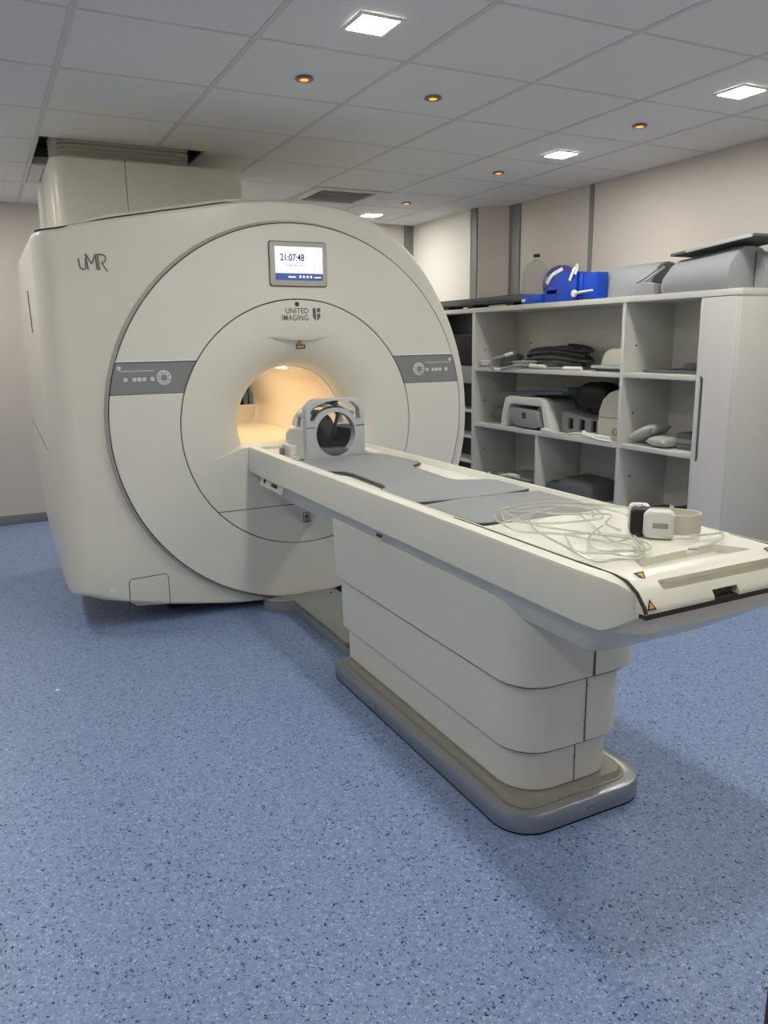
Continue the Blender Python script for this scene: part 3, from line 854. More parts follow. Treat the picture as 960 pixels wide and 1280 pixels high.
obj('split_line', bx(HX+.099, HX+HW+.0035, yf-.001, yf+.01, 1.005, 1.008), M['gap'], hc, smooth=0)
# hollow body behind, stepping down towards the bore
b = new_bm()
def ringb(w, z0, z1, r, y): return hco(w, z0, z1, r, y)
loft(b, [ringb(.136, HZ0, 1.005, .02, yf+.045), ringb(.146, HZ0, 1.005, .02, yf+.10), ringb(.150, HZ0, .995, .03, yf+.20), ringb(.145, HZ0, .985, .04, yf+.27), ringb(.12, HZ0, .96, .04, yf+.29)])
body = obj('lower_shell', b, M['coilw'], hc)
cb = new_bm(); loft(cb, [[(HX+.103*math.cos(2*PI*k/40), y, .972+.098*math.sin(2*PI*k/40)) for k in range(40)] for y in (yf-.05, yf+.255)]); boolean(body, cb)
# inner lining
b = new_bm()
rr = [[(HX+r*math.cos(2*PI*k/40), y, .970+r*.97*math.sin(2*PI*k/40)) for k in range(40)] for r, y in ((.1005, yf+.004), (.099, yf+.05), (.0975, yf+.15), (.093, yf+.2), (.085, yf+.245))]
lo = [[p for p in r_] for r_ in rr]
# keep only the lower part of the lining (below the split) as a half pipe
half = [[r_[k % 40] for k in list(range(19, 41))+[1]] for r_ in rr]
loft(b, half, False, False, closed=False)
obj('lining', b, M['lining'], hc, recalc=False)
# upper cage: back hoop, two side bars and the centre strut
def hoop(y, rx, rz, zc, a0, a1, n=18): return [(HX+rx*math.cos(math.radians(a0+(a1-a0)*k/n)), y, zc+rz*math.sin(math.radians(a0+(a1-a0)*k/n))) for k in range(n+1)]
b = new_bm(); tube(b, hoop(yf+.10, .124, .110, 1.0, 0, 180), .011, 10); obj('crown_band', b, M['coilw'], hc)
b = new_bm(); tube(b, hoop(yf+.20, .118, .095, 1.0, 0, 180), .016, 10); obj('rear_hoop', b, M['coilw'], hc)
b = new_bm(); tube(b, hoop(yf+.035, .100, .084, 1.0, 5, 175), .013, 8); obj('inner_hoop', b, M['foamd'], hc)
for a in (150, 30, 90):
    x, z = HX+.120*math.cos(math.radians(a)), 1.0+.112*math.sin(math.radians(a)); x2, z2 = HX+.118*math.cos(math.radians(a)), 1.0+.095*math.sin(math.radians(a))
    b = new_bm(); tube(b, [(x, yf+(.02 if a == 90 else .056), z), (x, yf+.10, z+.004), (x2, yf+.20, z2)], .013, 10); obj('cage_bar', b, M['coilw'] if a != 90 else M['foamd'], hc)
b = new_bm(); tube(b, spline([(HX+.006, yf+.012, 1.118), (HX+.012, yf+.02, 1.085), (HX+.03, yf+.05, 1.05), (HX+.035, yf+.10, .99), (HX+.03, yf+.14, .92)], 5), [.015]+[.011]*8+[.008]*12, 8); obj('mirror_arm', b, M['foamd'], hc)
b = new_bm()
for k in range(41):
    pass
lathe(b, [(.001, 0), (.09, .0), (.098, .02), (.10, .03), (.09, .03), (.0, .01)], (HX, yf+.225, .965), 'y', 32)
obj('head_rest_back', b, M['foamd'], hc)
b = new_bm()
lo_pts = [(HX-.072, .892), (HX-.05, .905), (HX, .899), (HX+.05, .905), (HX+.075, .892), (HX+.055, .880), (HX+.02, .876), (HX-.02, .876), (HX-.055, .880)]
extr(b, lo_pts, 'y', yf+.006, yf+.2); obj('head_cushion', b, M['foamd'], hc, bevel=.003)
# steps on the bore side and the plug
b = new_bm(); extr(b, rrect(HX-.175, HX-.10, yf+.12, yf+.25, .012, 4), 'z', .856, .918); obj('side_block', b, M['coilw'], hc, bevel=.006)
b = new_bm(); box(b, 1.226, 1.256, 3.47, 3.50, .858, .895); box(b, 1.217, 1.227, 3.465, 3.505, .856, .900); obj('plug', b, M['metal'], hc, bevel=.004)
b = new_bm(); tube(b, spline([(1.243, 3.48, .88), (1.26, 3.44, .884), (1.27, 3.40, .876), (1.29, 3.36, .87)], 5), .010, 8); obj('cable', b, M['coilw'], hc)
b = new_bm(); box(b, 1.235, 1.30, 3.33, 3.50, .856, .868); obj('tray', b, M['beige'], hc, bevel=.004)
# slim cover of the coil on the far rail
cv = tag(obj('rail_insert', bx(1.60, 1.655, 3.28, 3.66, .856, .872), M['tablew'], bevel=.004, loc=(1.62, 3.47, .856)), 'narrow white strip lying on the table right of the head coil', 'strip')

# ================================================================== HEADPHONES AND TUBING
hp = thing('headphones', (1.50, 1.43, .878), 'white pneumatic headphones with a black ear cushion at the end of the table', 'headphones')
UU = Vector((.69, -.724, 0)); VV = Vector((.724, .69, 0)); HC = Vector((1.482, 1.402, .879))
def hpp(u, v, z): return HC + UU*u + VV*v + Vector((0, 0, z))
def rbox(u0, u1, v0, v1, z0, z1, r, ex=.0):
    b = new_bm(); P = rrect(u0, u1, z0, z1, r, 6)
    um, zm = (u0+u1)/2, (z0+z1)/2
    def rg(v, k): return [hpp(um+(p[0]-um)*k, v, zm+(p[1]-zm)*k) for p in P]
    d = v1-v0
    loft(b, [rg(v0, .80), rg(v0+d*.06, .93), rg(v0+d*.22, 1), rg(v0+d*.80, 1), rg(v1-d*.04, .95), rg(v1, .88)]); return b
obj('ear_cup', rbox(-.035, .040, 0, .045, .001, .074, .016), M['coilw'], hp)
obj('cup_label', rbox(-.012, .026, -.0012, .003, .030, .044, .002), M['foam'], hp)
obj('ear_cushion', rbox(-.068, -.012, .018, .066, .001, .074, .014), M['black'], hp)
obj('ear_cup', rbox(-.075, -.02, .068, .100, .001, .076, .014), M['coilw'], hp)
b = new_bm(); rg = []
for p in spline([hpp(.036, .03, 0), hpp(.060, .028, 0), hpp(.088, .040, 0), hpp(.104, .068, 0), hpp(.096, .098, 0), hpp(.06, .118, 0), hpp(.0, .118, 0), hpp(-.045, .10, 0)], 5):
    rg.append(p)
rings = []
for i, p in enumerate(rg):
    t = (rg[min(i+1, len(rg)-1)]-rg[max(i-1, 0)]).normalized(); nn = Vector((-t.y, t.x, 0))
    rings.append([p+nn*.002+Vector((0,0,.010)), p+nn*.002+Vector((0,0,.060)), p-nn*.002+Vector((0,0,.060)), p-nn*.002+Vector((0,0,.010))])
loft(b, rings); obj('headband', b, M['beige'], hp)
b = new_bm(); box(b, *sum(([q-.006, q+.006] for q in hpp(-.045, .05, .076)), [])); obj('pivot', b, M['white'], hp, bevel=.003)
TB = dict(
 a=[(1.578,1.556),(1.577,1.648),(1.569,1.74),(1.489,1.788),(1.344,1.751),(1.235,1.727),(1.262,1.80),(1.351,1.87),(1.435,1.872),(1.533,1.841),(1.633,1.741),(1.641,1.635),(1.60,1.54)],
 b=[(1.428,1.425),(1.374,1.336),(1.305,1.28),(1.238,1.282),(1.205,1.320),(1.212,1.437),(1.259,1.605),(1.335,1.733),(1.448,1.812),(1.546,1.82),(1.559,1.746),(1.502,1.657)],
 c=[(1.212,1.685),(1.223,1.626),(1.275,1.527),(1.341,1.424),(1.403,1.406),(1.369,1.339),(1.307,1.294),(1.251,1.326),(1.22,1.40),(1.27,1.50)],
 d=[(1.498,1.72),(1.424,1.592),(1.352,1.436),(1.349,1.351),(1.31,1.30)],
 e=[(1.54,1.348),(1.60,1.333),(1.638,1.345),(1.620,1.318),(1.590,1.298),(1.50,1.262),(1.44,1.262)],
 g=[(1.25,1.70),(1.33,1.66),(1.42,1.60),(1.50,1.62),(1.54,1.70),(1.48,1.80),(1.38,1.84),(1.30,1.80),(1.29,1.66),(1.33,1.50),(1.40,1.38),(1.36,1.31),(1.27,1.33)],
 h=[(1.44,1.55),(1.37,1.50),(1.29,1.44),(1.25,1.36),(1.29,1.31),(1.35,1.33),(1.39,1.40),(1.36,1.47),(1.28,1.52)],
 f=[(1.236,1.715),(1.281,1.788),(1.335,1.816),(1.408,1.69),(1.537,1.637),(1.44,1.54),(1.42,1.465)])
b = new_bm(); k0 = 0
for kk, pts in TB.items():
    n = len(pts)
    P = [(x, y, .882+.010*abs(math.sin(i*1.3+k0))+(.0 if kk != 'a' else .004)+k0*.0012) for i, (x, y) in enumerate(pts)]
    tube(b, spline(P, 8), .0030, 8); k0 += 1
tb = tag(obj('air_tubing', b, M['tube'], loc=(1.4, 1.55, .879)), 'loops of thin clear tubing lying on the table beside the headphones', 'tubing')
b = new_bm(); lathe(b, [(.003, 0), (.006, .001), (.007, .03), (.003, .034)], (1.435, 1.262, .885), 'x', 12)
obj('connector', b, M['white'], tb)

# ================================================================== CABINETS
X0 = 3.50; XW = 3.925
cab = thing('shelving_unit', (3.7, 4.1, 0), 'white open shelving unit with a tall narrow door along the right wall', 'shelving unit')
YE, YD, YM, YL_ = 2.845, 3.075, 3.665, 5.30
TZ = 1.62
t_ = .024
obj('top_panel', bx(X0-.004, XW, YE-.004, YL_+.02, TZ-.034, TZ), M['cab'], cab, bevel=.002)
for y in (YE, YD+.004, YM, YL_):
    obj('upright', bx(X0+.001, XW, y-.001, y+t_, 0, TZ-.034), M['cab'], cab, bevel=.0015)
obj('back_panel', bx(XW-.012, XW-.001, YE+t_, YL_, .06, TZ-.034), M['cab'], cab, smooth=0)
obj('kick_board', bx(X0+.04, X0+.055, YE+t_, YL_, 0, .07), M['cab'], cab, smooth=0)
rows = (1.165, .728, .285)
for z in rows:
    obj('shelf', bx(X0+.004, XW-.012, YM+t_, YL_, z-.028, z), M['cab'], cab, bevel=.0015)
for z in (1.168, .733, .290):
    obj('shelf', bx(X0+.004, XW-.012, YD+t_+.004, YM, z-.028, z), M['cab'], cab, bevel=.0015)
obj('shelf', bx(X0+.004, XW-.012, YE+t_, YL_, .07, .09), M['cab'], cab, bevel=.0015)
obj('upright', bx(X0+.006, XW-.012, 4.49, 4.49+t_, .09, .70), M['cab'], cab, bevel=.0015)
# door with its cut-out grip
zt, zb_ = TZ-.038, .07
pts = [(YE+.024, zb_), (YE+.024, zt), (YD+.006, zt), (YD+.006, 1.168)]
pts += [(YD-.012, 1.166), (YD-.020, 1.160), (YD-.024, 1.148)] + [(YD-.024, .715), (YD-.020, .703), (YD-.012, .697), (YD+.006, .695), (YD+.006, zb_)]
b = new_bm(); extr(b, pts, 'x', X0-.004, X0+.014); obj('door', b, M['cabdoor'], cab, bevel=.0012, seg=1)
obj('grip_recess', bx(X0+.010, X0+.040, YD-.03, YD+.005, .69, 1.17), M['slot'], cab, smooth=0)
obj('door_backing', bx(X0+.016, X0+.03, YE+t_, YD, zb_, zt), M['slot'], cab, smooth=0)
for yy, zz in ((YL_-.001, 1.30), (YL_-.001, .90), (YL_-.001, .50), (YM-.001, 1.33), (YM-.001, .92), (YM-.001, .52)):
    for dx in (.10, ):
        b = new_bm(); lathe(b, [(0, -.002), (.006, -.002), (.006, .001), (0, .001)], (X0+dx, yy, zz), 'y', 12); obj('peg', b, M['black'], cab)
for yy, zz in ((5.12, 1.345), (3.22, 1.345), (3.22, .93), (3.22, .55), (4.62, .55), (3.80, 1.345)):
    b = new_bm(); lathe(b, [(0, -.003), (.006, -.003), (.006, .001), (0, .001)], (XW-.012, yy, zz), 'x', 12); obj('peg', b, M['black'], cab)

cb2 = thing('side_rack', (3.6, 5.6, 0), 'narrow dark rack with slats between the scanner and the shelving', 'rack')
obj('top_panel', bx(X0+.0, 3.72, 5.326, 6.05, TZ-.034, TZ), M['cab'], cb2, bevel=.002)
obj('upright', bx(X0, 3.72, 6.026, 6.05, 0, TZ-.034), M['slot'], cb2, bevel=.0015)
obj('upright', bx(X0, 3.72, 5.326, 5.338, 0, TZ-.034), M['cab'], cb2, bevel=.0015)
obj('back_panel', bx(3.70, 3.72, 5.338, 6.026, 0, TZ-.034), M['dark'], cb2, smooth=0)
obj('middle_block', bx(X0, 3.70, 5.338, 6.026, 1.035, 1.17), M['foam'], cb2, bevel=.003)
for z in (.82, .61, .405, .20):
    obj('slat', bx(X0+.003, 3.70, 5.338, 6.026, z-.018, z), M['cab'], cb2, bevel=.0015)
b = new_bm(); extr(b, rrect(5.36, 5.98, 1.173, 1.42, .02, 4), 'x', X0+.02, 3.68)
tag(obj('black_box', b, M['black'], bevel=.006, loc=(3.6, 5.45, 1.173)), 'black box in the dark rack beside the scanner', 'box')

# ================================================================== THINGS ON TOP
def prism(pts, axis, a, c, m, name, label, cat, bevel=.006, group=None, loc=None):
    b = new_bm(); extr(b, pts, axis, a, c)
    return tag(obj(name, b, m, bevel=bevel, loc=loc), label, cat, group)
# black flat panel
tp = thing('panel_coil', (3.7, 5.2, TZ), 'flat dark grey coil panel on the shelving top left of the bottle', 'coil panel')
b = new_bm(); loft(b, [[(p[0], p[1], z) for p in rrect(3.515+d, 3.69-d, 4.755+d, 5.98-d, .02, 4)] for d, z in ((.02, TZ+.024), (.0, TZ+.034), (.0, TZ+.070), (.01, TZ+.077))])
obj('plate', b, M['foamd'], tp)
for y in (4.9, 5.42, 5.8): obj('foot', bx(3.54, 3.68, y-.05, y+.05, TZ+.0005, TZ+.025), M['black'], tp, bevel=.003)
obj('bar', bx(3.515, 3.53, 4.86, 5.50, TZ+.036, TZ+.048), M['dark'], tp, bevel=.003)
# bottle
bt = thing('water_bottle', (3.80, 4.93, TZ), 'large clear plastic water bottle with a dark cap behind the blue box', 'bottle')
b = new_bm(); pr = [(0, .002), (.08, .002), (.097, .012)]
for k in range(9): pr += [(.100, .02+k*.022), (.095, .031+k*.022)]
pr += [(.100, .225), (.092, .26), (.066, .30), (.034, .325), (.022, .335), (.021, .352)]
lathe(b, [(r, z) for r, z in pr], (3.80, 4.93, TZ), 'z', 36); obj('body', b, M['clear'], bt)

b = new_bm(); lathe(b, [(.030, .338), (.032, .342), (.030, .346), (.024, .346)], (3.80, 4.93, TZ), 'z', 24); obj('collar', b, M['white'], bt)
b = new_bm(); lathe(b, [(0, .353), (.023, .353), (.024, .372), (.022, .376), (0, .376)], (3.80, 4.93, TZ), 'z', 24); obj('cap', b, M['black'], bt)
# blue box and what it holds
bb = thing('plastic_holder', (3.62, 4.290, TZ), 'bright blue plastic box tower with a white lever on the shelving top', 'box')
b = new_bm(); extr(b, [(4.485,TZ+.001),(4.485,TZ+.085),(4.456,TZ+.085),(4.456,TZ+.10),(4.407,TZ+.10),(4.378,TZ+.175),(4.339,TZ+.185),(4.163,TZ+.185),(4.149,TZ+.17),(4.149,TZ+.001)], 'x', 3.53, 3.66)
main = obj('tower', b, M['blue'], bb, bevel=.005)
cb = bx(3.50, 3.60, 4.348, 4.461, TZ+.055, TZ+.082); boolean(main, cb)
cb = bx(3.55, 3.64, 4.173, 4.358, TZ+.12, TZ+.3); boolean(main, cb)
b = new_bm(); tube(b, [(3.512, 4.144, TZ+.045), (3.505, 4.056, TZ+.050), (3.503, 3.968, TZ+.055)], [.010, .009, .007], 10)
lathe(b, [(0, -.012), (.022, -.010), (.024, .004), (.0, .006)], (3.515, 4.153, TZ+.045), 'x', 24); obj('lever', b, M['white'], bb)
lb = thing('blue_tray', (3.62, 4.583, TZ), 'low dark blue tray in front of the water bottle', 'tray')
b = new_bm(); box(b, 3.515, 3.645, 4.500, 4.724, TZ+.001, TZ+.062); lo_ = obj('body', b, M['blue'], lb, bevel=.005)
boolean(lo_, bx(3.53, 3.63, 4.514, 4.709, TZ+.02, TZ+.1))
obj('clip', bx(3.508, 3.516, 4.680, 4.714, TZ+.018, TZ+.036), M['white'], lb, bevel=.002)
rb = thing('plastic_bin', (3.62, 4.017, TZ), 'blue plastic bin with an open front right of the blue tower', 'bin')
b = new_bm(); box(b, 3.53, 3.62, 3.955, 4.129, TZ+.001, TZ+.168); r_b = obj('body', b, M['blue'], rb, bevel=.006)
boolean(r_b, bx(3.545, 3.605, 3.970, 4.114, TZ+.02, TZ+.3)); boolean(r_b, bx(3.5, 3.54, 3.99, 4.095, TZ+.14, TZ+.3))
b = new_bm(); extr(b, [(4.119,TZ+.10),(4.085,TZ+.13),(4.085,TZ+.02),(4.119,TZ+.001)], 'x', 3.522, 3.535); obj('front_rib', b, M['blue'], rb, bevel=.002)
# ball with white straps
ba = thing('purple_ball', (3.78, 4.42, TZ), 'round blue-purple ball behind the blue box with white straps', 'ball')
b = new_bm(); bmesh.ops.create_uvsphere(b, u_segments=36, v_segments=20, radius=.135, matrix=Matrix.Translation((3.775, 4.60, TZ+.1365))); obj('ball_body', b, M['purple'], ba)
b = new_bm(); lathe(b, [(.0, .278), (.01, .277), (.012, .268), (.004, .262)], (3.775, 4.60, TZ), 'z', 12); obj('valve', b, M['white'], ba)
st = thing('white_strap', (3.64, 4.222, TZ+.19), 'twisted white straps draped over the blue tower in front of the ball', 'strap')
b = new_bm()
def ribbon(b, pts, w, th=.0015):
    P = spline(pts, 5); rings = []
    for i, p in enumerate(P):
        t = (P[min(i+1, len(P)-1)]-P[max(i-1, 0)]).normalized(); s_ = t.cross(Vector((1, 0, .2))).normalized(); n_ = t.cross(s_).normalized()
        rings.append([p+s_*w+n_*th, p+s_*w-n_*th, p-s_*w-n_*th, p-s_*w+n_*th])
    loft(b, rings)
ribbon(b, [(3.515, 4.44, TZ+.125), (3.513, 4.42, TZ+.145), (3.515, 4.38, TZ+.182), (3.54, 4.31, TZ+.215)], .011)
ribbon(b, [(3.60, 4.280, TZ+.198), (3.58, 4.231, TZ+.215), (3.55, 4.183, TZ+.225), (3.525, 4.168, TZ+.21), (3.517, 4.185, TZ+.17), (3.515, 4.205, TZ+.13)], .010)
ribbon(b, [(3.55, 4.183, TZ+.231), (3.535, 4.155, TZ+.222), (3.518, 4.140, TZ+.200), (3.512, 4.148, TZ+.165)], .009)
obj('ribbon', b, M['white'], st)
# grey half-round cushion with a dark open end
hcyl = thing('half_round_cushion', (3.76, 3.8, TZ), 'grey half-round cushion with a dark end beside the blue bin', 'cushion')
def dprof(cx, w, h, n=20): return [(cx-w, TZ+.001)] + [(cx-w*math.cos(PI*k/n), TZ+.012+(h-.012)*math.sin(PI*k/n)**.8) for k in range(n+1)] + [(cx+w, TZ+.001)]
b = new_bm(); extr(b, dprof(3.765, .145, .205), 'y', 3.60, 4.0); obj('cushion_body', b, M['foam'], hcyl, bevel=.003)
b = new_bm(); extr(b, dprof(3.765, .135, .195), 'y', 3.594, 3.601); obj('end_face', b, M['foamd'], hcyl)
# clear-white tray with handle bars
wt = thing('plastic_tray', (3.6, 3.6, TZ), 'small pale plastic tray with grey bars between the two grey cushions', 'tray')
b = new_bm(); extr(b, [(3.72,TZ+.001),(3.70,TZ+.02),(3.655,TZ+.066),(3.56,TZ+.075),(3.47,TZ+.06),(3.47,TZ+.001)], 'x', 3.52, 3.60); obj('tray_body', b, M['foam'], wt, bevel=.006)
b = new_bm(); tube(b, spline([(3.535, 3.62, TZ+.078), (3.53, 3.54, TZ+.105), (3.53, 3.50, TZ+.125), (3.53, 3.462, TZ+.145)], 5), .008, 8)
tube(b, spline([(3.585, 3.60, TZ+.085), (3.585, 3.55, TZ+.11), (3.585, 3.50, TZ+.135), (3.585, 3.462, TZ+.155)], 5), .008, 8); obj('bar', b, M['coilg'], wt)
# big bolster
bo = thing('bolster_cushion', (3.7, 3.15, TZ), 'large grey rounded bolster on top of the cabinet door end', 'cushion')
P0 = [(3.515, .001), (3.505, .05), (3.52, .11), (3.56, .16), (3.62, .195), (3.68, .20), (3.76, .19), (3.83, .15), (3.86, .09), (3.86, .001)]
rings = []
for y, k, dz in ((3.445, .62, 0), (3.43, .74, 0), (3.38, .93, 0), (3.25, .99, 0), (2.98, 1.12, 0), (2.955, 1.11, 0), (2.95, 1.06, 0)):
    rings.append([(3.69+(x-3.69)*min(1, k+.1), y, TZ+.001+z*k) for x, z in P0])
b = new_bm(); loft(b, rings); obj('bolster_body', b, M['foam'], bo, bevel=.004, smooth=50)
pb = thing('board', (3.65, 3.1, TZ+.2), 'thin grey board with a light rim lying on the bolster', 'board')
rotb = Matrix.Rotation(math.radians(-5), 3, 'X')
obj('board_body', bx(3.56, 3.86, 2.84, 3.40, TZ+.228, TZ+.243, rot=rotb), M['foamd'], pb, bevel=.004)
obj('board_rim', bx(3.548, 3.562, 2.86, 3.28, TZ+.231, TZ+.250, rot=rotb), M['coilg'], pb, bevel=.004)
for o in list(pb.children): pass
gp = prism([(2.86, TZ+.001), (2.86, TZ+.05), (2.90, TZ+.17), (2.94, TZ+.195), (2.942, TZ+.001)], 'x', 3.70, 3.90, M['foam'], 'wedge_cushion', 'grey wedge behind the end of the large bolster', 'cushion', loc=(3.8, 2.9, TZ))

# ================================================================== THINGS ON THE SHELVES
def shelf_loops(name, label, cx, cy, z, n, rx, ry, r, m, cat, dz=.012, tilt=0, hump=0):
    b = new_bm(); pts = []
    for k in range(n*24+1):
        a = 2*PI*k/24; w = 1+.10*math.sin(a*.37+n)
        w *= 1+.16*noise.noise(Vector((k*.11, n, 3.1))); 
        pts.append((cx+rx*.92*w*math.cos(a), cy+ry*.92*w*math.sin(a)+.04*ry*math.sin(k*.05), z+r+.001+dz*(k/24)+.012*abs(math.sin(a*.5+n))+tilt*math.cos(a)+hump*math.cos(a)**2*.0+hump*(1-math.sin(a)**2)))
    tube(b, pts, r, 6)
    return tag(obj(name, b, m, loc=(cx, cy, z)), label, cat)
z1, z2, z3 = rows
shelf_loops('coiled_cable', 'thick black coiled cable on the top shelf of the unit', 3.72, 4.55, z1, 8, .10, .33, .0125, M['dark'], 'cable', .013, hump=.035)
shelf_loops('coiled_cable', 'grey coiled cable left of the black one on the top shelf', 3.68, 5.06, z1, 5, .07, .10, .010, M['foamd'], 'cable', .014)
ccl = thing('coil_lead', (3.53, 4.9, z1), 'pale cable with white plugs looping over the front edge of the top shelf', 'cable')
P = spline([(3.60, 4.98, z1+.10), (3.545, 5.00, z1+.085), (3.505, 5.06, z1+.06), (3.486, 5.05, z1+.010), (3.484, 4.96, z1-.012), (3.486, 4.85, z1+.004), (3.500, 4.74, z1+.024), (3.53, 4.60, z1+.026)], 8)
b = new_bm(); tube(b, P, .010, 8); obj('lead', b, M['foam'], ccl)
for a_, c_ in (((3.482, 4.99, z1-.008), (3.481, 4.91, z1-.010)), ((3.53, 4.62, z1+.026), (3.54, 4.46, z1+.020)), ((3.57, 4.98, z1+.095), (3.60, 4.92, z1+.11))):
    b = new_bm(); tube(b, [a_, c_], [.015, .013], 10); obj('plug', b, M['coilw'], ccl)
shelf_loops('coiled_cable', 'pale grey coiled cable in front of the black one on the top shelf', 3.565, 4.74, z1, 3, .030, .13, .009, M['foam'], 'cable', .012)
ccl = thing('coil_lead', (3.55, 4.2, z1), 'white connector lead at the right of the top shelf', 'cable')
b = new_bm(); tube(b, spline([(3.53, 4.42, z1+.012), (3.525, 4.34, z1+.014), (3.53, 4.25, z1+.014)], 5), .008, 8); obj('lead', b, M['foam'], ccl)
b = new_bm(); tube(b, [(3.53, 4.25, z1+.016), (3.535, 4.08, z1+.018)], [.014, .012], 10); obj('plug', b, M['white'], ccl)
shelf_loops('white_lead', 'thin white coiled lead at the far left end of the top shelf', 3.555, 5.22, z1, 3, .035, .055, .007, M['coilw'], 'cable')
# beige paddle coil
bc = thing('paddle_coil', (3.65, 3.9, z1), 'beige curved coil on a flat base at the right of the top shelf', 'coil')
b = new_bm(); extr(b, rrect(3.70, 4.02, z1+.022, z1+.040, .006, 3), 'x', 3.56, 3.85); obj('base', b, M['coilg'], bc, bevel=.003)
b = new_bm(); extr(b, [(3.97,z1+.041),(3.955,z1+.09),(3.93,z1+.125),(3.885,z1+.145),(3.80,z1+.145),(3.76,z1+.12),(3.74,z1+.041)], 'x', 3.60, 3.74); obj('shell', b, M['beige'], bc, bevel=.008)
obj('under_plate', bx(3.58, 3.84, 3.71, 4.00, z1+.001, z1+.022), M['foamd'], bc, bevel=.004)
# middle shelf: body coil
ac = thing('body_coil', (3.62, 4.7, z2), 'white arched body coil with a grey block on the middle shelf', 'coil')
def arch(y0, y1, z0, zt2, th, n=6):
    o = [(y1, z0), (y1-.02, z0+.12), (y1-.055, zt2-.02), (y1-.11, zt2), (y0+.10, zt2), (y0+.055, zt2-.02), (y0+.02, z0+.10), (y0-.02, z0)]
    i = [(y0+.05, z0), (y0+.075, z0+.09), (y0+.10, zt2-.055), (y0+.12, zt2-.06), (y1-.14, zt2-.06), (y1-.115, zt2-.07), (y1-.085, z0+.10), (y1-.07, z0)]
    return o+i
b = new_bm(); extr(b, arch(4.40, 4.99, z2+.001, z2+.235, .05), 'x', 3.54, 3.62); obj('arch', b, M['coilw'], ac, bevel=.008)
b = new_bm(); extr(b, arch(4.41, 4.98, z2+.001, z2+.225, .05), 'x', 3.62, 3.82); obj('arch_rear', b, M['coilg'], ac, bevel=.006)
b = new_bm(); extr(b, [(4.86,z2+.15),(4.53,z2+.14),(4.50,z2+.03),(4.56,z2+.012),(4.80,z2+.02),(4.86,z2+.07)], 'x', 3.53, 3.60); gb = obj('block', b, M['foam'], ac, bevel=.006)
boolean(gb, bx(3.5, 3.57, 4.66, 4.71, z2+.075, z2+.12))
b = new_bm(); extr(b, [(4.46,z2+.001),(4.46,z2+.03),(4.30,z2+.012),(4.24,z2+.012),(4.24,z2+.001)], 'x', 3.51, 3.56); obj('foot', b, M['coilw'], ac, bevel=.004)
sb = thing('spine_coil', (3.68, 4.15, z2), 'grey coil base with three dark slots right of the arched coil', 'coil')
b = new_bm(); extr(b, [(4.38,z2+.001),(4.39,z2+.14),(4.34,z2+.15),(4.12,z2+.12),(3.985,z2+.115),(3.985,z2+.001)], 'x', 3.635, 3.85)
sbm = obj('coil_body', b, M['foam'], sb, bevel=.006)
for y in (4.285, 4.165, 4.05): boolean(sbm, bx(3.60, 3.665, y-.027, y+.027, z2+.03, z2+.105))
b = new_bm()
for y in (4.285, 4.165, 4.05): box(b, 3.655, 3.668, y-.032, y+.032, z2+.025, z2+.11)
obj('slot_lining', b, M['black'], sb, smooth=0)
dc = thing('domed_coil', (3.66, 3.84, z2), 'beige dome-shaped coil at the right of the middle shelf', 'coil')
b = new_bm(); extr(b, [(3.945,z2+.001),(3.955,z2+.10),(3.945,z2+.19),(3.915,z2+.26),(3.86,z2+.305),(3.80,z2+.325),(3.72,z2+.33),(3.72,z2+.001)], 'x', 3.58, 3.80); obj('shell', b, M['beige'], dc, bevel=.010)
obj('seam', bx(3.5785, 3.582, 3.73, 3.94, z2+.145, z2+.148), M['inkg'], dc, smooth=0)
b = new_bm(); tube(b, [(3.578+.001*0, 3.79+.02*math.cos(t), z2+.06+.02*math.sin(t)) for t in [k*PI/8 for k in range(16)]], .004, 6, closed=True); obj('ring', b, M['metal'], dc)
wc = thing('coil_lead', (3.53, 3.9, z2), 'white plug lying in front of the domed coil', 'cable')
b = new_bm(); tube(b, spline([(3.54, 4.04, z2+.036), (3.54, 4.0, z2+.028), (3.54, 3.9, z2+.020), (3.54, 3.78, z2+.018)], 4), [.016]+[.012]*5+[.016]*6+[.013], 10); obj('plug', b, M['coilw'], wc)
wh = thing('curved_grip', (3.51, 4.0, z2), 'curved white plastic bar on the front edge of the middle shelf', 'bar')
b = new_bm(); tube(b, spline([(3.512, 4.16, z2+.009), (3.510, 4.12, z2+.022), (3.509, 4.02, z2+.030), (3.508, 3.92, z2+.018), (3.508, 3.84, z2+.009), (3.51, 3.74, z2+.009)], 6), .008, 8); obj('bar', b, M['white'], wh)
nb = thing('slate_board', (3.68, 4.7, z2+.26), 'thin slate blue board resting on the arched coil', 'board')
obj('board_body', bx(3.56, 3.86, 4.29, 5.06, z2+.252, z2+.270, rot=Matrix.Rotation(math.radians(-3.0), 3, 'X')), M['navy'], nb, bevel=.003)
obj('board_wedge', (lambda bb: (extr(bb, [(4.9,z2+.262),(4.33,z2+.315),(4.29,z2+.315),(4.29,z2+.285)], 'x', 3.60, 3.85), bb)[1])(new_bm()), M['navy'], nb, bevel=.003)
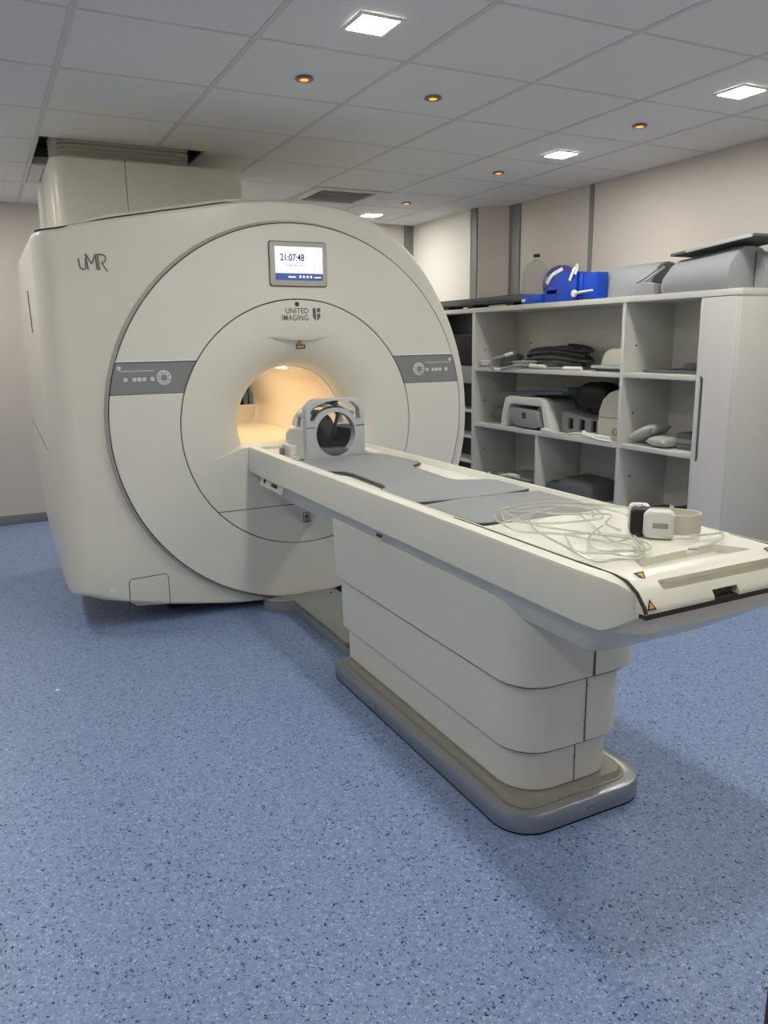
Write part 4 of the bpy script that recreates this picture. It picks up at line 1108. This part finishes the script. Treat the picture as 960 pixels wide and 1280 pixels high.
def pillow(bm, c, sx, sy, h, rz=0, tilt=(0, 0), n=14, seed=0):
    c = Vector(c); R = Matrix.Rotation(rz, 3, 'Z') @ Matrix.Rotation(tilt[0], 3, 'Y') @ Matrix.Rotation(tilt[1], 3, 'X')
    top, bot = [], []
    for side, arr in ((1, top), (-1, bot)):
        for i in range(n+1):
            row = []
            for j in range(n+1):
                u, v = -1+2*i/n, -1+2*j/n
                e = (max(0, (1-u**4)*(1-v**4)))**.55
                pin = 1-.10*(1-abs(u))*(abs(v)**3)-.0; pin2 = 1-.10*(1-abs(v))*(abs(u)**3)
                wr = .10*noise.noise(Vector((u*2+seed, v*2, seed)))*e
                p = Vector((u*sx*pin, v*sy*pin2, side*h*(e*(1+wr))))
                row.append(bm.verts.new(c+R @ p))
            arr.append(row)
    for arr, fl in ((top, 0), (bot, 1)):
        for i in range(n):
            for j in range(n):
                f = (arr[i][j], arr[i+1][j], arr[i+1][j+1], arr[i][j+1])
                bm.faces.new(f[::-1] if fl else f)
    bmesh.ops.remove_doubles(bm, verts=bm.verts, dist=1e-5)
bg = new_bm(); pillow(bg, (3.74, 4.122, z2+.262), .10, .150, .095, 0, (0, 0), seed=3)
tag(obj('black_bag', bg, M['black'], smooth=70, loc=(3.73, 4.1, z2+.2)), 'black soft bag piled behind the slate board on the middle shelf', 'bag')
b = new_bm(); pillow(b, (3.66, 5.10, z2+.075), .09, .07, .06, seed=8); tag(obj('grey_strap_roll', b, M['foamd'], smooth=70, loc=(3.66, 5.1, z2)), 'dark grey roll left of the arched coil on the middle shelf', 'roll')
# right-hand column
rz1, rz2_, rz3 = 1.168, .733, .290
gp2 = thing('folded_pad', (3.7, 3.35, rz1), 'flat dark grey pad on the top right shelf', 'pad')
b = new_bm(); extr(b, rrect(3.13, 3.60, rz1+.001, rz1+.018, .006, 3), 'x', 3.60, 3.88); obj('pad_body', b, M['foamd'], gp2, bevel=.003)
b = new_bm(); extr(b, rrect(3.125, 3.34, rz1+.019, rz1+.06, .012, 3), 'x', 3.66, 3.88); obj('pad_fold', b, M['foamd'], gp2, bevel=.006)
b = new_bm(); pillow(b, (3.63, 3.545, rz2_+.074), .10, .095, .036, .12, (0, -.42), seed=1)
tag(obj('sandbag', b, M['pillow'], smooth=70, loc=(3.63, 3.56, rz2_)), 'silver grey sandbag leaning on the left of its pair, right column', 'sandbag')
b = new_bm(); pillow(b, (3.60, 3.392, rz2_+.036), .080, .078, .032, -.1, (0, 0), seed=5)
tag(obj('sandbag', b, M['pillow'], smooth=70, loc=(3.60, 3.4, rz2_)), 'silver grey sandbag lying at the right of its pair, right column', 'sandbag')
for k, (z, w, lab) in enumerate(((.001, .0, 'lowest dark grey folded pad right of the sandbags'), (.034, .012, 'middle dark grey folded pad right of the sandbags'), (.067, .004, 'topmost dark grey folded pad right of the sandbags'))):
    b = new_bm(); extr(b, rrect(3.112, 3.30+w, rz2_+z, rz2_+z+.031, .012, 4), 'x', 3.60+w, 3.86); tag(obj('folded_pad', b, M['foamd'] if k != 1 else M['foam'], bevel=.004, loc=(3.7, 3.2, rz2_+z)), lab, 'pad', 'folded pads in the right column')
b = new_bm(); tube(b, [(3.66, 3.135, rz2_+.10), (3.655, 3.135, rz2_+.14), (3.65, 3.13, rz2_+.175)], [.014, .018, .010], 10)
tag(obj('white_clip', b, M['white'], loc=(3.66, 3.13, rz2_+.1)), 'small white clip on the folded pads in the right column', 'clip')
b = new_bm(); extr(b, rrect(3.15, 3.60, rz3+.001, rz3+.03, .006, 3), 'x', 3.58, 3.86)
tag(obj('dark_tray', b, M['foamd'], bevel=.003, loc=(3.7, 3.4, rz3)), 'dark tray on the lowest visible right shelf', 'tray')
b = new_bm(); extr(b, [(3.16,rz3+.032),(3.33,rz3+.032),(3.335,rz3+.085),(3.25,rz3+.09),(3.16,rz3+.075)], 'x', 3.64, 3.80); tag(obj('black_block', b, M['dark'], bevel=.005, loc=(3.7, 3.25, rz3)), 'dark block lying on the tray of the lowest right shelf', 'block')
b = new_bm(); extr(b, [(3.285,rz3+.032),(3.33,rz3+.032),(3.32,rz3+.105),(3.29,rz3+.105)], 'x', 3.60, 3.606); tag(obj('white_card', b, M['white'], bevel=.001, loc=(3.6, 3.3, rz3)), 'small white card before the dark block on the lowest right shelf', 'card')
# lower left compartments
ks = thing('flat_coil', (3.68, 4.85, z3), 'grey flat coil plates on the lowest shelf at the left', 'coil')
for k in range(3): obj('plate', bx(3.56, 3.86, 4.58+.02*k, 5.16-.05*k, z3+.001+.022*k, z3+.018+.022*k), (M['foam'], M['foamd'], M['foam'])[k], ks, bevel=.003)
b = new_bm(); tube(b, spline([(3.56, 5.02, z3+.035), (3.548, 4.95, z3+.055), (3.548, 4.86, z3+.070), (3.55, 4.76, z3+.072)], 6), [.010]*10+[.017]*9, 10); obj('plug', b, M['coilw'], ks)
b = new_bm(); tube(b, [(3.56, 5.17, z3+.015), (3.555, 5.15, z3+.05)], .012, 8); obj('knob', b, M['coilw'], ks)
for k, (y, c, lab) in enumerate(((4.545, 'foam', 'grey folder standing against the divider on the lowest shelf'), (4.565, 'foamd', 'dark folder standing left of the grey folder on the lowest shelf'))):
    tag(obj('folder', bx(3.60, 3.84, y-.009, y+.009, z3+(.001 if k == 0 else .001), z3+.175-.03*k), M[c], bevel=.002, loc=(3.7, y, z3)), lab, 'folder')
dcu = thing('wedge_cushion', (3.68, 4.2, z3), 'dark grey wedge cushion alone on the lowest shelf', 'cushion')
b = new_bm()
def cush(y, h0, d=0): return [(3.56+d, y, z3+.001), (3.555+d, y, z3+h0*.6), (3.575+d, y, z3+h0*.93), (3.61, y, z3+h0), (3.80, y, z3+h0*1.0), (3.83-d, y, z3+h0*.9), (3.84-d, y, z3+.001)]
loft(b, [cush(4.455, .07, .02), cush(4.44, .085), cush(4.34, .095), cush(4.31, .12), cush(4.26, .145), cush(4.04, .14), cush(3.99, .125, .008), cush(3.975, .10, .02)])
obj('cushion_body', b, M['foamd'], dcu, smooth=60)
obj('base_board', bx(3.57, 3.83, 3.99, 4.44, z3+.0004, z3+.004), M['black'], dcu, smooth=0)
# scrap of paper on the floor
b = new_bm(); extr(b, [(1.190,2.548),(1.206,2.544),(1.210,2.560),(1.196,2.566)], 'z', .0005, .004); 
tag(obj('paper_scrap', b, M['white'], loc=(1.2, 2.555, 0), smooth=0), 'tiny white scrap on the blue floor left of the table base', 'scrap')
b = new_bm(); extr(b, [(.126,3.262),(.140,3.258),(.143,3.272),(.130,3.277)], 'z', .0005, .004); 
tag(obj('paper_scrap', b, M['white'], loc=(.13, 3.265, 0), smooth=0), 'tiny white scrap on the blue floor near the left edge', 'scrap')

# ================================================================== CAMERA, WORLD
cam = bpy.data.cameras.new('camera'); co = bpy.data.objects.new('camera', cam); COL.objects.link(co)
yaw, pitch, roll = 4.67358899e-01, 2.16594592e-01, 1.52024139e-02
cy, sy, cp, sp = math.cos(yaw), math.sin(yaw), math.cos(pitch), math.sin(pitch)
fw = Vector((sy*cp, cy*cp, -sp)); r = Vector((cy, -sy, 0)); d = fw.cross(r)
r2 = r*math.cos(roll)+d*math.sin(roll); d2 = -r*math.sin(roll)+d*math.cos(roll)
mw = Matrix((r2, -d2, -fw)).transposed().to_4x4(); mw.translation = Vector((0, 0, 1.385))
co.matrix_world = mw
cam.sensor_fit = 'VERTICAL'; cam.sensor_height = 24; cam.sensor_width = 18
cam.lens = 975.777674/1280*24; cam.clip_start = .05
SC.camera = co
w = bpy.data.worlds.new('world'); SC.world = w; w.use_nodes = True
w.node_tree.nodes['Background'].inputs[0].default_value = (.6, .65, .7, 1); w.node_tree.nodes['Background'].inputs[1].default_value = .05
SC.view_settings.view_transform = 'Standard'; SC.view_settings.look = 'None'
SC.view_settings.gamma = 1; SC.view_settings.use_curve_mapping = False
SC.view_settings.exposure = 1.05
SC.cycles.use_denoising = True
SC.cycles.max_bounces = 10; SC.cycles.diffuse_bounces = 6; SC.cycles.transmission_bounces = 10
SC.cycles.sample_clamp_indirect = 6
